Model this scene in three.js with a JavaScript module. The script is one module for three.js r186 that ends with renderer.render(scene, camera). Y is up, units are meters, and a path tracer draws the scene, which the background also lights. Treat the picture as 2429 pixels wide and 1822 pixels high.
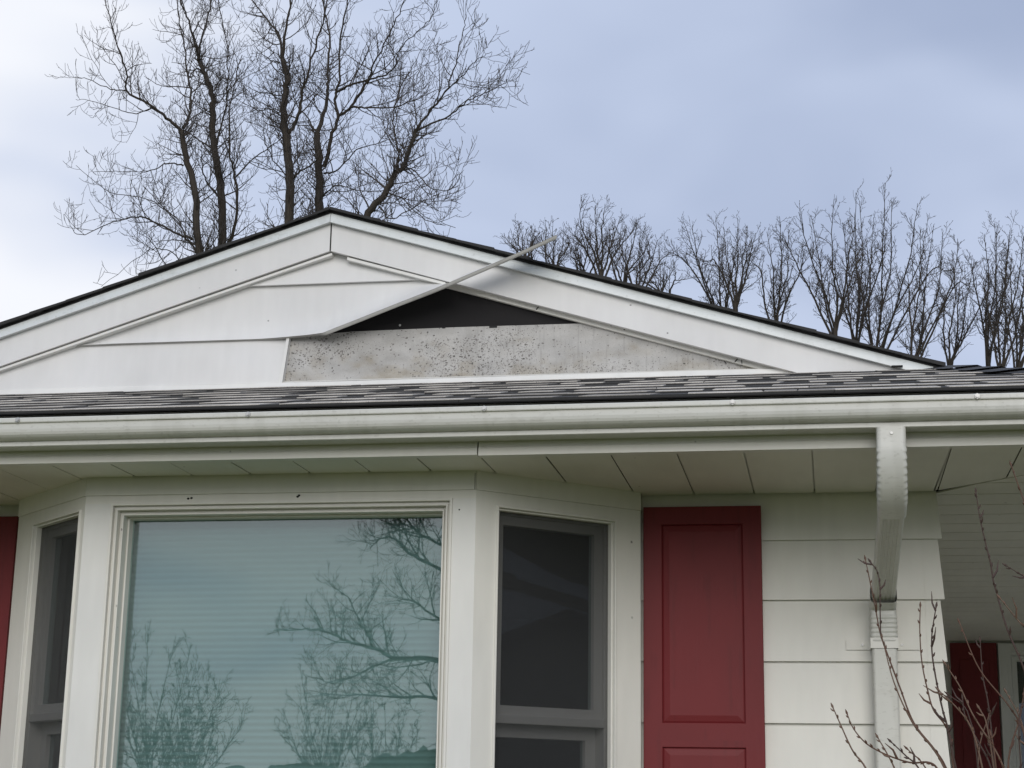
import * as THREE from 'three';
import { mergeGeometries } from 'three/addons/utils/BufferGeometryUtils.js';

// ---------- camera, sky, sun, exposure ----------
const scene = new THREE.Scene();
const camera = new THREE.PerspectiveCamera(25.12, 1024 / 768, 0.1, 1200);
{
  const p = THREE.MathUtils.degToRad(14.0), yw = THREE.MathUtils.degToRad(10.5), roll = THREE.MathUtils.degToRad(1.0);
  camera.position.set(0, 1.6, 5.2);
  const fwd = new THREE.Vector3(-Math.sin(yw) * Math.cos(p), Math.sin(p), -Math.cos(yw) * Math.cos(p));
  camera.up.set(0, 1, 0);
  camera.lookAt(camera.position.clone().add(fwd));
  camera.rotateZ(roll);
  camera.updateMatrixWorld();
}
const renderer = new THREE.WebGLRenderer({ antialias: true });
renderer.toneMapping = THREE.LinearToneMapping;
renderer.toneMappingExposure = 1.16;
renderer.shadowMap.enabled = true;

// seeded helpers
function rngOf(seed) { let a = seed >>> 0; return () => { a = (a + 0x6D2B79F5) >>> 0; let t = a; t = Math.imul(t ^ (t >>> 15), t | 1); t ^= t + Math.imul(t ^ (t >>> 7), t | 61); return ((t ^ (t >>> 14)) >>> 0) / 4294967296; }; }
function hash3(x, y, z) { let h = Math.imul(x, 374761393) ^ Math.imul(y, 668265263) ^ Math.imul(z, 2147483647 ^ 0x5bd1e995); h = Math.imul(h ^ (h >>> 13), 1274126177); return ((h ^ (h >>> 16)) >>> 0) / 4294967296; }
const sm = (t) => t * t * (3 - 2 * t), lerp = (a, b, t) => a + (b - a) * t, clamp01 = (t) => Math.min(1, Math.max(0, t));
const sstep = (a, b, x) => sm(clamp01((x - a) / (b - a)));
function vnoise(x, y, z = 0, per = 0) {
  const xi = Math.floor(x), yi = Math.floor(y), zi = Math.floor(z), fx = sm(x - xi), fy = sm(y - yi), fz = sm(z - zi);
  const w = (v) => per ? ((v % per) + per) % per : v;
  const h = (i, j, k) => hash3(w(xi + i), w(yi + j), zi + k);
  const a = lerp(lerp(h(0, 0, 0), h(1, 0, 0), fx), lerp(h(0, 1, 0), h(1, 1, 0), fx), fy);
  const b = lerp(lerp(h(0, 0, 1), h(1, 0, 1), fx), lerp(h(0, 1, 1), h(1, 1, 1), fx), fy);
  return lerp(a, b, fz);
}
function fbm(x, y, z, oct, per = 0) { let s = 0, a = 0.5, n = 0; for (let i = 0; i < oct; i++) { s += a * vnoise(x, y, z + i * 7.3, per); n += a; a *= 0.5; x *= 2; y *= 2; z *= 2; per *= 2; } return s / n; }

// cloudy sky: a broken grey-blue sheet with brighter cloud towards one side
{
  const W = 1024, H = 512, data = new Float32Array(W * H * 4);
  for (let j = 0; j < H; j++) {
    const th = ((j + 0.5) / H - 0.5) * Math.PI, y = Math.sin(th), c = Math.cos(th);
    for (let i = 0; i < W; i++) {
      const ph = ((i + 0.5) / W - 0.5) * 2 * Math.PI, x = Math.cos(ph) * c, z = Math.sin(ph) * c;
      const yy = Math.max(y, 0), q = 1 / (yy + 0.22);
      const broad = fbm(x * q * 0.8 + 3.1, z * q * 0.8 - 1.7, 2.0, 3);
      const wx = fbm(x * q * 1.3 + 1.0, z * q * 1.3, 8.0, 3) - 0.5, wz = fbm(x * q * 1.3 - 4.0, z * q * 1.3, 9.0, 3) - 0.5;
      const fine = fbm(x * q * 2.1 + 8.2 + wx * 1.6, z * q * 2.1 + 4.4 + wz * 1.6, 5.0, 6);
      // cloud brightness: brighter towards -x, duller towards +x, thinning to pale near the horizon
      const side = z > 0 ? lerp(x, 0, sstep(0, 0.5, z)) : x;
      let t = 0.50 - 0.95 * (side + 0.13) + (broad - 0.5) * 0.55 + (fine - 0.5) * 1.15 + 0.46 * sstep(0.32, 0.22, yy);
      t = clamp01(t);
      const c0 = [0.315, 0.38, 0.535], c1 = [0.475, 0.545, 0.705], c2 = [0.80, 0.82, 0.87];
      const u1 = sstep(0.0, 0.55, t), u2 = sstep(0.5, 0.95, t);
      const r = lerp(lerp(c0[0], c1[0], u1), c2[0], u2), g = lerp(lerp(c0[1], c1[1], u1), c2[1], u2), b = lerp(lerp(c0[2], c1[2], u1), c2[2], u2);
      const k = (j * W + i) * 4; data[k] = r; data[k + 1] = g; data[k + 2] = b; data[k + 3] = 1;
    }
  }
  const tex = new THREE.DataTexture(data, W, H, THREE.RGBAFormat, THREE.FloatType);
  tex.mapping = THREE.EquirectangularReflectionMapping; tex.magFilter = THREE.LinearFilter; tex.minFilter = THREE.LinearFilter; tex.wrapS = THREE.RepeatWrapping;
  tex.needsUpdate = true;
  scene.background = tex; scene.environment = tex;
}
const sun = new THREE.DirectionalLight(new THREE.Color(1.0, 0.955, 0.88), 1.5);
sun.position.set(4.0, 11.0, 20); sun.target.position.set(0, 1, 0);
sun.castShadow = true; sun.shadow.radius = 76; sun.shadow.mapSize.set(2048, 2048);
Object.assign(sun.shadow.camera, { left: -14, right: 14, top: 14, bottom: -14, near: 0.5, far: 80 });
scene.add(sun, sun.target);

// ---------- textures ----------
function tex8(W, H, f, srgb, rx = 1, ry = 1) {
  const d = new Uint8Array(W * H * 4);
  for (let j = 0; j < H; j++) for (let i = 0; i < W; i++) { const c = f(i / W, j / H, i, j), k = (j * W + i) * 4; d[k] = clamp01(c[0]) * 255; d[k + 1] = clamp01(c[1]) * 255; d[k + 2] = clamp01(c[2]) * 255; d[k + 3] = 255; }
  const t = new THREE.DataTexture(d, W, H, THREE.RGBAFormat); t.wrapS = t.wrapT = THREE.RepeatWrapping; t.magFilter = THREE.LinearFilter; t.minFilter = THREE.LinearMipmapLinearFilter; t.generateMipmaps = true;
  if (srgb) t.colorSpace = THREE.SRGBColorSpace; t.repeat.set(rx, ry); t.needsUpdate = true; return t;
}
const g3 = (v) => [v, v, v];
// painted metal: faint mottling, chalking and sparse specks of dirt (one tile = 1.3 m)
const rs = rngOf(11);
const specks = Array.from({ length: 9 }, () => [rs(), rs(), 0.0012 + rs() * 0.0022, 0.25 + rs() * 0.5]);
const paintTex = tex8(768, 768, (u, v) => {
  let s = 0.925 + 0.06 * fbm(u * 6, v * 6, 1, 5, 6) + 0.03 * (fbm(u * 60, v * 12, 3, 3, 60) - 0.5);
  let w = 0; for (const p of specks) { const dx = Math.abs(u - p[0]), dy = Math.abs(v - p[1]); if (dx < 0.005 && dy < 0.005 && Math.hypot(dx, dy) < p[2]) w = p[3]; }
  s *= 1 - 0.6 * w; const yel = 0.012 * fbm(u * 9, v * 9, 7, 4, 9);
  return [s, s - yel * 0.3, s - yel];
}, true, 1 / 1.3, 1 / 1.3);
const waveTex = tex8(256, 256, (u, v) => g3(fbm(u * 4, v * 8, 2, 3, 4)), false, 1 / 1.1, 1 / 1.1);
// grimy paint for the gutter and downspout: mildew flecks and run marks
const grimeTex = tex8(1024, 512, (u, v) => {
  const n = fbm(u * 14, v * 20, 3, 5, 14), m = fbm(u * 90, v * 70, 9, 2, 90), st = fbm(u * 46, v * 3, 4, 3, 46);
  const d = sstep(0.5, 0.8, n) * sstep(0.4, 0.8, m) * 0.05 + sstep(0.58, 0.8, st) * 0.035 + sstep(0.82, 0.9, fbm(u * 200, v * 150, 5, 1, 200)) * 0.05;
  const s = 0.97 - d; return [s, s - 0.005, s - 0.02 - d * 0.08];
}, true, 1 / 1.7, 1 / 0.6);
const redTex = tex8(512, 512, (u, v) => { const s = 0.9 + 0.1 * fbm(u * 8, v * 5, 3, 5, 8) - 0.05 * sstep(0.6, 0.8, fbm(u * 60, v * 8, 2, 3, 60)), d = 0.05 * sstep(0.55, 0.8, fbm(u * 14, v * 14, 6, 4, 14)); return [s, s + d, s + d]; }, true, 1.1, 1.1);
const grainTex = tex8(256, 512, (u, v) => g3(fbm(u * 70, v * 4, 2, 3, 70)), false, 2.2, 1.1);
const granTex = tex8(512, 512, (u, v, i, j) => { const h = hash3(i, j, 3), c = fbm(u * 8, v * 8, 2, 4, 8); const s = 0.66 + 0.34 * h * h + 0.3 * (c - 0.5); return [s, s * 0.99, s * 0.98]; }, true, 3, 3);
const granBump = tex8(512, 512, (u, v, i, j) => g3(hash3(i >> 1, j >> 1, 5)), false, 3, 3);
const barkTex = tex8(256, 256, (u, v) => { const s = 0.55 + 0.75 * (fbm(u * 18, v * 5, 2, 4, 18) - 0.25); return [s, s * 0.97, s * 0.92]; }, true, 2, 1);
const grassTex = tex8(512, 512, (u, v, i, j) => { const s = 0.6 + 0.5 * fbm(u * 12, v * 12, 2, 5, 12) + 0.25 * (hash3(i, j, 2) - 0.5), y = fbm(u * 5, v * 5, 6, 3, 5); return [s * (0.82 + 0.3 * y), s, s * 0.75]; }, true, 1 / 4, 1 / 4);
// weathered foil-faced backing board: corrosion pits, drip streaks, tan water stain along its lower left
const boardTex = (() => {
  const W = 2048, H = 320, cv = document.createElement('canvas'); cv.width = W; cv.height = H; const c = cv.getContext('2d'); const r = rngOf(77);
  const img = c.createImageData(W, H);
  for (let j = 0; j < H; j++) for (let i = 0; i < W; i++) {
    const u = i / W, v = j / H, n = fbm(u * 30, v * 6, 2, 4), f = hash3(i, j, 8), st = fbm(u * 260, v * 3, 4, 2);
    let s = 186 + (n - 0.5) * 40 + (f - 0.5) * 26 - 12 * sstep(0.55, 0.8, st) * sstep(0.1, 0.5, u);
    const tan = 0.22 * fbm(u * 40, v * 9, 1, 3) + sstep(0.36, 0.72, fbm(u * 22 + 3, v * 4, 6, 5) + 0.5 * (v - 0.68) - 0.4 * Math.max(0, u - 0.42)) * (0.5 + 0.5 * fbm(u * 90, v * 20, 3, 2));
    const k = (j * W + i) * 4; img.data[k] = s - tan * 26; img.data[k + 1] = s - 1 - tan * 32; img.data[k + 2] = s - 3 - tan * 43; img.data[k + 3] = 255;
  }
  c.putImageData(img, 0, 0);
  for (let n = 0; n < 9000; n++) {
    const u = r(), v = r(), dens = 0.15 + 0.85 * sstep(0.38, 0.62, fbm(u * 9 + 1, v * 2.2, 3, 3));
    if (r() > dens) continue;
    const big = r() < (u < 0.4 ? 0.26 : 0.10), rad = big ? 2.2 + r() * 1.9 : 0.9 + r() * 1.2, d = 48 + r() * 80;
    c.fillStyle = `rgba(${d},${d - 4},${d - 8},${0.45 + r() * 0.45})`; c.beginPath(); c.ellipse(u * W, v * H, rad * (0.7 + 0.4 * r()), rad * (0.8 + 0.7 * r()), r() * 3, 0, 7); c.fill();
    if (r() < 0.35) { c.fillStyle = 'rgba(225,225,224,0.5)'; c.fillRect(u * W + rad, v * H - rad, 1.6, rad * 2.4); }
    if (r() < 0.10) { c.fillStyle = `rgba(${d + 20},${d + 16},${d + 10},0.35)`; c.fillRect(u * W - 0.6, v * H, 1.5, 6 + r() * 18); }
  }
  const t = new THREE.CanvasTexture(cv); t.colorSpace = THREE.SRGBColorSpace; t.magFilter = THREE.LinearFilter; return t;
})();

// ---------- materials ----------
const L = (r, g, b) => new THREE.Color().setRGB(r, g, b);
const std = (o) => new THREE.MeshStandardMaterial({ roughness: 0.6, metalness: 0, ...o });
const M = {
  white: std({ color: L(0.735, 0.735, 0.73), map: paintTex, bumpMap: waveTex, bumpScale: 0.0022, roughness: 0.5 }),
  white2: std({ color: L(0.80, 0.79, 0.745), map: paintTex, bumpMap: waveTex, bumpScale: 0.0018, roughness: 0.52 }),
  trim: std({ color: L(0.78, 0.78, 0.76), map: paintTex, roughness: 0.42 }),
  drip: std({ color: L(0.66, 0.70, 0.72), map: grimeTex, roughness: 0.3 }),
  gutter: std({ color: L(0.64, 0.645, 0.625), map: grimeTex, roughness: 0.36 }),
  soffit: std({ color: L(0.79, 0.775, 0.70), map: paintTex, roughness: 0.6 }),
  frame: std({ color: L(0.79, 0.78, 0.735), map: paintTex, roughness: 0.45 }),
  red: std({ color: L(0.170, 0.0088, 0.0125), map: redTex, roughness: 0.62, bumpMap: grainTex, bumpScale: 0.0002 }),
  shingle: std({ color: L(0.64, 0.61, 0.565), map: granTex, roughness: 0.6 }),
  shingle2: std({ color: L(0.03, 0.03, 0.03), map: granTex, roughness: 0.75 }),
  shingle3: std({ color: L(0.80, 0.765, 0.71), map: granTex, roughness: 0.6 }),
  shingle4: std({ color: L(0.42, 0.40, 0.37), map: granTex, roughness: 0.6 }),
  felt: std({ color: L(0.012, 0.011, 0.012), roughness: 0.92, bumpMap: waveTex, bumpScale: 0.004 }),
  board: std({ map: boardTex, color: L(0.86, 0.86, 0.86), roughness: 0.55 }),
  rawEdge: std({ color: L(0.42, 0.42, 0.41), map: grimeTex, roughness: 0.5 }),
  steel: std({ color: L(0.45, 0.45, 0.44), metalness: 0.7, roughness: 0.45 }),
  dark: std({ color: L(0.02, 0.02, 0.02), roughness: 0.9 }),
  wood: std({ color: L(0.3, 0.24, 0.17), roughness: 0.8 }),
  room: std({ color: L(0.22, 0.2, 0.17), roughness: 0.9 }),
  screen: std({ color: L(0.035, 0.037, 0.04), roughness: 0.9, transparent: true, opacity: 0.40, side: THREE.DoubleSide }),
  shade: std({ color: L(0.36, 0.37, 0.36), roughness: 0.95, side: THREE.DoubleSide }),
  glass: new THREE.MeshPhysicalMaterial({ color: L(0.75, 0.87, 0.865), roughness: 0.0, transmission: 1, thickness: 0, ior: 1.95, metalness: 0 }),
  glassClear: new THREE.MeshPhysicalMaterial({ color: L(0.85, 0.9, 0.9), roughness: 0.0, transmission: 1, thickness: 0, ior: 1.52, metalness: 0 }),
  bark: std({ color: L(0.062, 0.052, 0.043), map: barkTex, roughness: 0.9 }),
  twig: std({ color: L(0.05, 0.041, 0.036), roughness: 0.85 }),
  stem: std({ color: L(0.11, 0.056, 0.036), roughness: 0.7 }),
  stem2: std({ color: L(0.14, 0.085, 0.058), roughness: 0.7 }),
  stem3: std({ color: L(0.06, 0.034, 0.027), roughness: 0.7 }),
  grass: std({ color: L(0.13, 0.134, 0.044), map: grassTex, roughness: 0.95 }),
  hedge: std({ color: L(0.03, 0.055, 0.022), roughness: 0.9, side: THREE.DoubleSide }),
  concrete: std({ color: L(0.36, 0.35, 0.33), map: paintTex, roughness: 0.9 }),
  asphalt: std({ color: L(0.06, 0.06, 0.06), roughness: 0.95 }),
};

// ---------- geometry helpers ----------
// box-projected uv in metres so that textures keep their real size
function metreUV(g) {
  g = g.index ? g.toNonIndexed() : g; if (!g.attributes.normal) g.computeVertexNormals();
  const p = g.attributes.position, n = g.attributes.normal, uv = new Float32Array(p.count * 2);
  for (let i = 0; i < p.count; i += 3) {
    let nx = 0, ny = 0, nz = 0; for (let k = 0; k < 3; k++) { nx += n.getX(i + k); ny += n.getY(i + k); nz += n.getZ(i + k); }
    nx = Math.abs(nx); ny = Math.abs(ny); nz = Math.abs(nz);
    for (let k = 0; k < 3; k++) { const x = p.getX(i + k), y = p.getY(i + k), z = p.getZ(i + k); const a = nz >= nx && nz >= ny ? [x, y] : ny >= nx ? [x, z] : [z, y]; uv[(i + k) * 2] = a[0]; uv[(i + k) * 2 + 1] = a[1]; }
  }
  g.setAttribute('uv', new THREE.BufferAttribute(uv, 2)); return g;
}
const merge = (a) => { const l = a.map((g) => { g = g.index ? g.toNonIndexed() : g; for (const k of Object.keys(g.attributes)) if (!['position', 'normal'].includes(k)) g.deleteAttribute(k); return g; }); return l.length === 1 ? l[0] : mergeGeometries(l); };
const shapeOf = (pts) => new THREE.Shape(pts.map(([a, b]) => new THREE.Vector2(a, b)));
// outline in (x, y) swept along z
function prismZ(pts, z0, z1, holes = [], bevel = 0) {
  const s = shapeOf(pts); for (const h of holes) s.holes.push(new THREE.Path(h.map(([a, b]) => new THREE.Vector2(a, b))));
  const g = new THREE.ExtrudeGeometry(s, { depth: z1 - z0 - 2 * bevel, bevelEnabled: bevel > 0, bevelThickness: bevel, bevelSize: bevel, bevelOffset: -bevel, bevelSegments: 2, curveSegments: 6 });
  g.translate(0, 0, z0 + bevel); return g;
}
// outline in (z, y) swept along x
function profX(pts, x0, x1) {
  const g = new THREE.ExtrudeGeometry(shapeOf(pts), { depth: x1 - x0, bevelEnabled: false });
  g.applyMatrix4(new THREE.Matrix4().set(0, 0, -1, x1, 0, 1, 0, 0, 1, 0, 0, 0, 0, 0, 0, 1)); return g;
}
// outline in (x, z) swept along y
function prismY(pts, y0, y1) {
  const g = new THREE.ExtrudeGeometry(shapeOf(pts), { depth: y1 - y0, bevelEnabled: false });
  g.applyMatrix4(new THREE.Matrix4().set(1, 0, 0, 0, 0, 0, -1, y1, 0, 1, 0, 0, 0, 0, 0, 1)); return g;
}
const rect = (x0, x1, y0, y1) => [[x0, y0], [x1, y0], [x1, y1], [x0, y1]];
const box = (x0, x1, y0, y1, z0, z1, bevel = 0) => bevel ? prismZ(rect(x0, x1, y0, y1), z0, z1, [], bevel) : new THREE.BoxGeometry(x1 - x0, y1 - y0, z1 - z0).translate((x0 + x1) / 2, (y0 + y1) / 2, (z0 + z1) / 2);
const ring = (x0, x1, y0, y1, w, z0, z1, bevel = 0.0015) => prismZ(rect(x0, x1, y0, y1), z0, z1, [rect(x0 + w, x1 - w, y0 + w, y1 - w).reverse()], bevel);
function grid(nu, nv, f) { // parametric sheet
  const pos = [], idx = []; for (let j = 0; j <= nv; j++) for (let i = 0; i <= nu; i++) pos.push(...f(i / nu, j / nv));
  for (let j = 0; j < nv; j++) for (let i = 0; i < nu; i++) { const a = j * (nu + 1) + i, b = a + 1, c = a + nu + 1, d = c + 1; idx.push(a, b, d, a, d, c); }
  const g = new THREE.BufferGeometry(); g.setAttribute('position', new THREE.Float32BufferAttribute(pos, 3)); g.setIndex(idx); g.computeVertexNormals(); return g;
}
const taken = {};
const numbered = (n) => { taken[n] = (taken[n] ?? -1) + 1; return taken[n] ? `${n}_${String(taken[n]).padStart(3, '0')}` : n; };
function add(name, geo, mat, parent, uv = true) {
  const g = Array.isArray(geo) ? merge(geo) : geo; const m = new THREE.Mesh(uv ? metreUV(g) : g, mat); m.name = numbered(name); m.castShadow = m.receiveShadow = true; parent.add(m); return m;
}
function group(name, parent = scene) { const o = new THREE.Group(); o.name = numbered(name); parent.add(o); return o; }
function tag(o, label, category, groupName) { o.userData.label = label; o.userData.category = category; if (groupName) o.userData.group = groupName; return o; }
function structure(o, label) { o.userData.kind = 'structure'; o.userData.label = label; return o; }
// tapered tube along a polyline
class Tubes {
  constructor() { this.p = []; this.n = []; this.u = []; this.i = []; }
  tube(pts, rad, k = 5, cap = false) {
    const m = pts.length, T = new THREE.Vector3(), N = new THREE.Vector3(), B = new THREE.Vector3(); let first = true; const base = this.p.length / 3; let len = 0;
    for (let a = 0; a < m; a++) {
      T.subVectors(pts[Math.min(a + 1, m - 1)], pts[Math.max(a - 1, 0)]).normalize();
      if (first) { N.set(Math.abs(T.y) < 0.9 ? 0 : 1, Math.abs(T.y) < 0.9 ? 1 : 0, 0); first = false; }
      N.addScaledVector(T, -N.dot(T)).normalize(); B.crossVectors(T, N); if (a) len += pts[a].distanceTo(pts[a - 1]);
      for (let s = 0; s < k; s++) { const an = s / k * Math.PI * 2, c = Math.cos(an), d = Math.sin(an), nx = N.x * c + B.x * d, ny = N.y * c + B.y * d, nz = N.z * c + B.z * d; this.p.push(pts[a].x + nx * rad[a], pts[a].y + ny * rad[a], pts[a].z + nz * rad[a]); this.n.push(nx, ny, nz); this.u.push(s / k, len); }
    }
    for (let a = 0; a < m - 1; a++) for (let s = 0; s < k; s++) { const q = base + a * k + s, w = base + a * k + (s + 1) % k; this.i.push(q, w, w + k, q, w + k, q + k); }
    if (cap) for (let s = 1; s < k - 1; s++) { const q = base + (m - 1) * k; this.i.push(q, q + s, q + s + 1); }
  }
  geo() { const g = new THREE.BufferGeometry(); g.setAttribute('position', new THREE.Float32BufferAttribute(this.p, 3)); g.setAttribute('normal', new THREE.Float32BufferAttribute(this.n, 3)); g.setAttribute('uv', new THREE.Float32BufferAttribute(this.u, 2)); g.setIndex(this.i); return g; }
}
const V = (x, y, z) => new THREE.Vector3(x, y, z);
function smoothPath(pts, n) { return new THREE.CatmullRomCurve3(pts, false, 'centripetal').getPoints(n); }

// ---------- ground ----------
const lawn = new THREE.PlaneGeometry(700, 700); lawn.rotateX(-Math.PI / 2);
structure(add('ground', lawn, M.grass, scene), 'green lawn around the house');
const road = add('road', box(-120, 120, 0.004, 0.012, 15.5, 20.5), M.asphalt, scene); structure(road, 'grey asphalt street in front of the house');

// ---------- house ----------
const house = group('house');
tag(house, 'white sided house with bay window, red shutters and storm damaged gable', 'house');
const PK = [-1.706, 3.673], SL = 0.317, SR = 0.304;            // rake: peak of the white trim, slopes of both sides
const ZR = -0.415, ZG = -0.44;                                  // rake board face, gable siding face
const rakeY = (x, off = 0) => PK[1] - off - (x < PK[0] ? (PK[0] - x) * SL : (x - PK[0]) * SR);
const roofY = (z) => 2.682 + 0.300 * (0.75 - z);               // surface of the front roof
const XL = -3.5;

// -- gable wall: black felt, siding panels over it, bare backing board where siding tore off
const gable = add('gable_wall', prismZ([[XL, 2.9], [0.3, 2.9], [0.3, rakeY(0.3, 0.05)], [PK[0], rakeY(PK[0], 0.05)], [XL, rakeY(XL, 0.05)]], -0.54, -0.462), M.felt, house);
gable.userData.label = 'black felt covered gable wall';
const FB = 0.143;                                              // fascia board depth below the trim's top edge
const clapZ = (pts, zt, zb, ylo, yhi) => { // flat panel tipped out at its foot
  const g = prismZ(pts, -0.0011, 0.0011); const p = g.attributes.position;
  for (let i = 0; i < p.count; i++) p.setZ(i, p.getZ(i) + lerp(zb, zt, clamp01((p.getY(i) - ylo) / (yhi - ylo)))); g.computeVertexNormals(); return g;
};
// top triangle
const Y1 = 3.418, Y2 = 3.22, YB = 3.048;
const xl1 = PK[0] - (PK[1] - FB - Y1) / SL, xl2 = PK[0] - (PK[1] - FB - Y2) / SL, xlb = PK[0] - (PK[1] - FB - YB) / SL;
add('siding_panel', [clapZ([[xl1 - 0.1, Y1 + 0.001], [-1.365, Y1 + 0.003], [-1.365, rakeY(-1.365, FB - 0.005)], [PK[0] + 0.012, rakeY(PK[0] + 0.012, FB - 0.003)], [PK[0] - 0.01, rakeY(PK[0] - 0.01, FB - 0.02)], [xl1 - 0.1, rakeY(xl1 - 0.1, FB - 0.03)]], -0.452, -0.4385, Y1, 3.52),
  profX([[-0.4375, Y1], [-0.4375, Y1 + 0.0035], [-0.450, Y1 + 0.0035], [-0.450, Y1]], xl1 - 0.02, -1.368)], M.white, gable);
// middle panel: its right end is wrenched out of the wall and hangs out past the rake
{
  const U = [[xl2 - 0.25, Y1 + 0.005, -0.4525], [-2.5, Y1 + 0.005, -0.4525], [-2.3, Y1 + 0.005, -0.4525], [-2.1, Y1 + 0.005, -0.4525], [-1.95, Y1 + 0.005, -0.4525], [-1.80, Y1 + 0.005, -0.4525], [-1.725, Y1 + 0.005, -0.4525], [-1.70, Y1 + 0.005, -0.4525], [-1.68, Y1 + 0.005, -0.4525], [-1.56, Y1 + 0.004, -0.4525], [-1.385, Y1 + 0.003, -0.4515], [-1.285, 3.399, -0.432], [-1.205, 3.404, -0.362], [-1.09, 3.445, -0.355], [-0.984, 3.483, -0.345], [-0.879, 3.5225, -0.335]];
  const D = [[xl2 - 0.25, Y2 - 0.01, -0.4385], [-2.5, Y2, -0.4385], [-2.3, Y2, -0.4385], [-2.1, Y2, -0.4385], [-1.95, Y2, -0.437], [-1.84, Y2 + 0.001, -0.424], [-1.728, 3.2235, -0.404], [-1.712, 3.2245, -0.400], [-1.695, 3.2295, -0.396], [-1.60, 3.2585, -0.382], [-1.45, 3.3025, -0.352], [-1.294, 3.349, -0.325], [-1.185, 3.386, -0.309], [-1.075, 3.424, -0.292], [-0.970, 3.460, -0.272], [-0.866, 3.4965, -0.25]];
  for (const a of U) a[1] = Math.min(a[1], a[0] < PK[0] ? rakeY(a[0], FB - 0.03) : 9);
    const cu = new THREE.CatmullRomCurve3(U.map((a) => V(...a)), false, 'chordal'), cd = new THREE.CatmullRomCurve3(D.map((a) => V(...a)), false, 'chordal');
  const f = (off) => (s, t) => { const n = U.length - 1, k = s; const a = cu.getPoint(k), b = cd.getPoint(k); const bow = Math.sin(t * Math.PI) * 0.010 * sstep(0.45, 0.8, s); const p = a.clone().lerp(b, t); p.z = lerp(a.z, b.z, Math.pow(t, lerp(7, 1, sstep(0.5, 0.72, s)))); return [p.x, p.y - bow * 0.6 + off * 0.2, p.z + bow * 0.8 + off]; };
  const top = grid(110, 10, (s, t) => f(0.0008)(s, 1 - t)), under = grid(110, 10, f(-0.0008));
  // folded butt edge along the foot of the panel, then the hem turned up behind it
  const lip = grid(110, 4, (s, t) => { const b = cd.getPoint(s), a = cu.getPoint(s); const inw = a.clone().sub(b).normalize(); const open = sstep(0.36, 0.55, s); const w = 0.013; const q = t * 4; const dn = Math.min(q, 2) / 2, bk = Math.max(0, q - 2) / 2;
    return [b.x + inw.x * bk * 0.010, b.y + 0.0005 - dn * lerp(0.004, w, open) + inw.y * bk * 0.006, b.z - dn * lerp(0.010, 0.003, open) + inw.z * bk * 0.010]; });
  const lip2 = lip.clone(); { const ix = lip2.index.array; for (let i = 0; i < ix.length; i += 3) { const q = ix[i]; ix[i] = ix[i + 1]; ix[i + 1] = q; } lip2.computeVertexNormals(); const p = lip2.attributes.position; for (let i = 0; i < p.count; i++) p.setZ(i, p.getZ(i) - 0.001); }
  const bent = add('siding_panel', [top, under], M.white, gable);
  add('butt_edge', [lip, lip2], M.rawEdge, gable);
  bent.userData.label = 'torn siding panel bent outward with its loose end sticking past the rake';
}
// lowest panel, cut off at its right end with a folded return
add('siding_panel', [clapZ([[XL + 0.05, YB - 0.02], [-1.866, YB + 0.008], [-1.8475, Y2 + 0.002], [xl2 - 0.25, Y2 + 0.002], [xl2 - 0.25, rakeY(xl2 - 0.25, FB - 0.03)], [XL + 0.05, rakeY(XL + 0.05, FB - 0.03)]], -0.4525, -0.439, YB, Y2 + 0.02)], M.white, gable);
add('trim_channel', [prismZ([[-1.878, YB + 0.008], [-1.8655, YB + 0.008], [-1.847, Y2 + 0.001], [-1.8585, Y2 + 0.001]], -0.4395, -0.4345), prismZ([[-1.8675, YB + 0.008], [-1.8655, YB + 0.008], [-1.847, Y2 + 0.001], [-1.849, Y2 + 0.001]], -0.455, -0.433)], M.trim, gable);
// bare board
{
  const yt = 3.243; const xr = PK[0] + (PK[1] - FB + 0.02 - yt) / SR;
  const pts = [[-1.92, 3.01], [-0.02, 3.01], [-0.02, rakeY(-0.02, FB - 0.02)], [xr, yt - 0.001], [-1.25, yt + 0.001], [-1.62, yt - 0.002], [-1.72, yt - 0.008], [-1.92, yt - 0.011]];
  const g = prismZ(pts, -0.461, -0.4555); const m = add('backing_board', g, M.board, gable, true);
  const p = m.geometry.attributes.position, uv = m.geometry.attributes.uv; for (let i = 0; i < p.count; i++) uv.setXY(i, (p.getX(i) + 1.92) / 1.96, (p.getY(i) - 3.03) / 0.215);
  m.userData.label = 'grey weathered backing board speckled with dark pits and tan stains';
  // torn notch and a nail or two
  add('torn_hole', box(-1.132, -1.104, yt - 0.006, yt + 0.001, -0.456, -0.4545), M.dark, gable);
  add('torn_hole', box(-1.30, -1.288, yt - 0.002, yt + 0.001, -0.456, -0.4545), M.dark, gable);
  for (const [x, y] of [[-1.452, 3.258], [-1.456, 3.223]]) add('nail', new THREE.SphereGeometry(0.0045, 8, 6).scale(1, 1, 0.6).translate(x, y, -0.455), M.steel, gable);
  add('nail', new THREE.CylinderGeometry(0.0012, 0.0012, 0.03, 6).rotateX(1.1).translate(-0.262, 3.082, -0.44), M.dark, gable);
  add('nail', new THREE.CylinderGeometry(0.0015, 0.0015, 0.012, 6).rotateZ(0.6).translate(-0.318, 3.088, -0.45), M.dark, gable);
}
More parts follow.
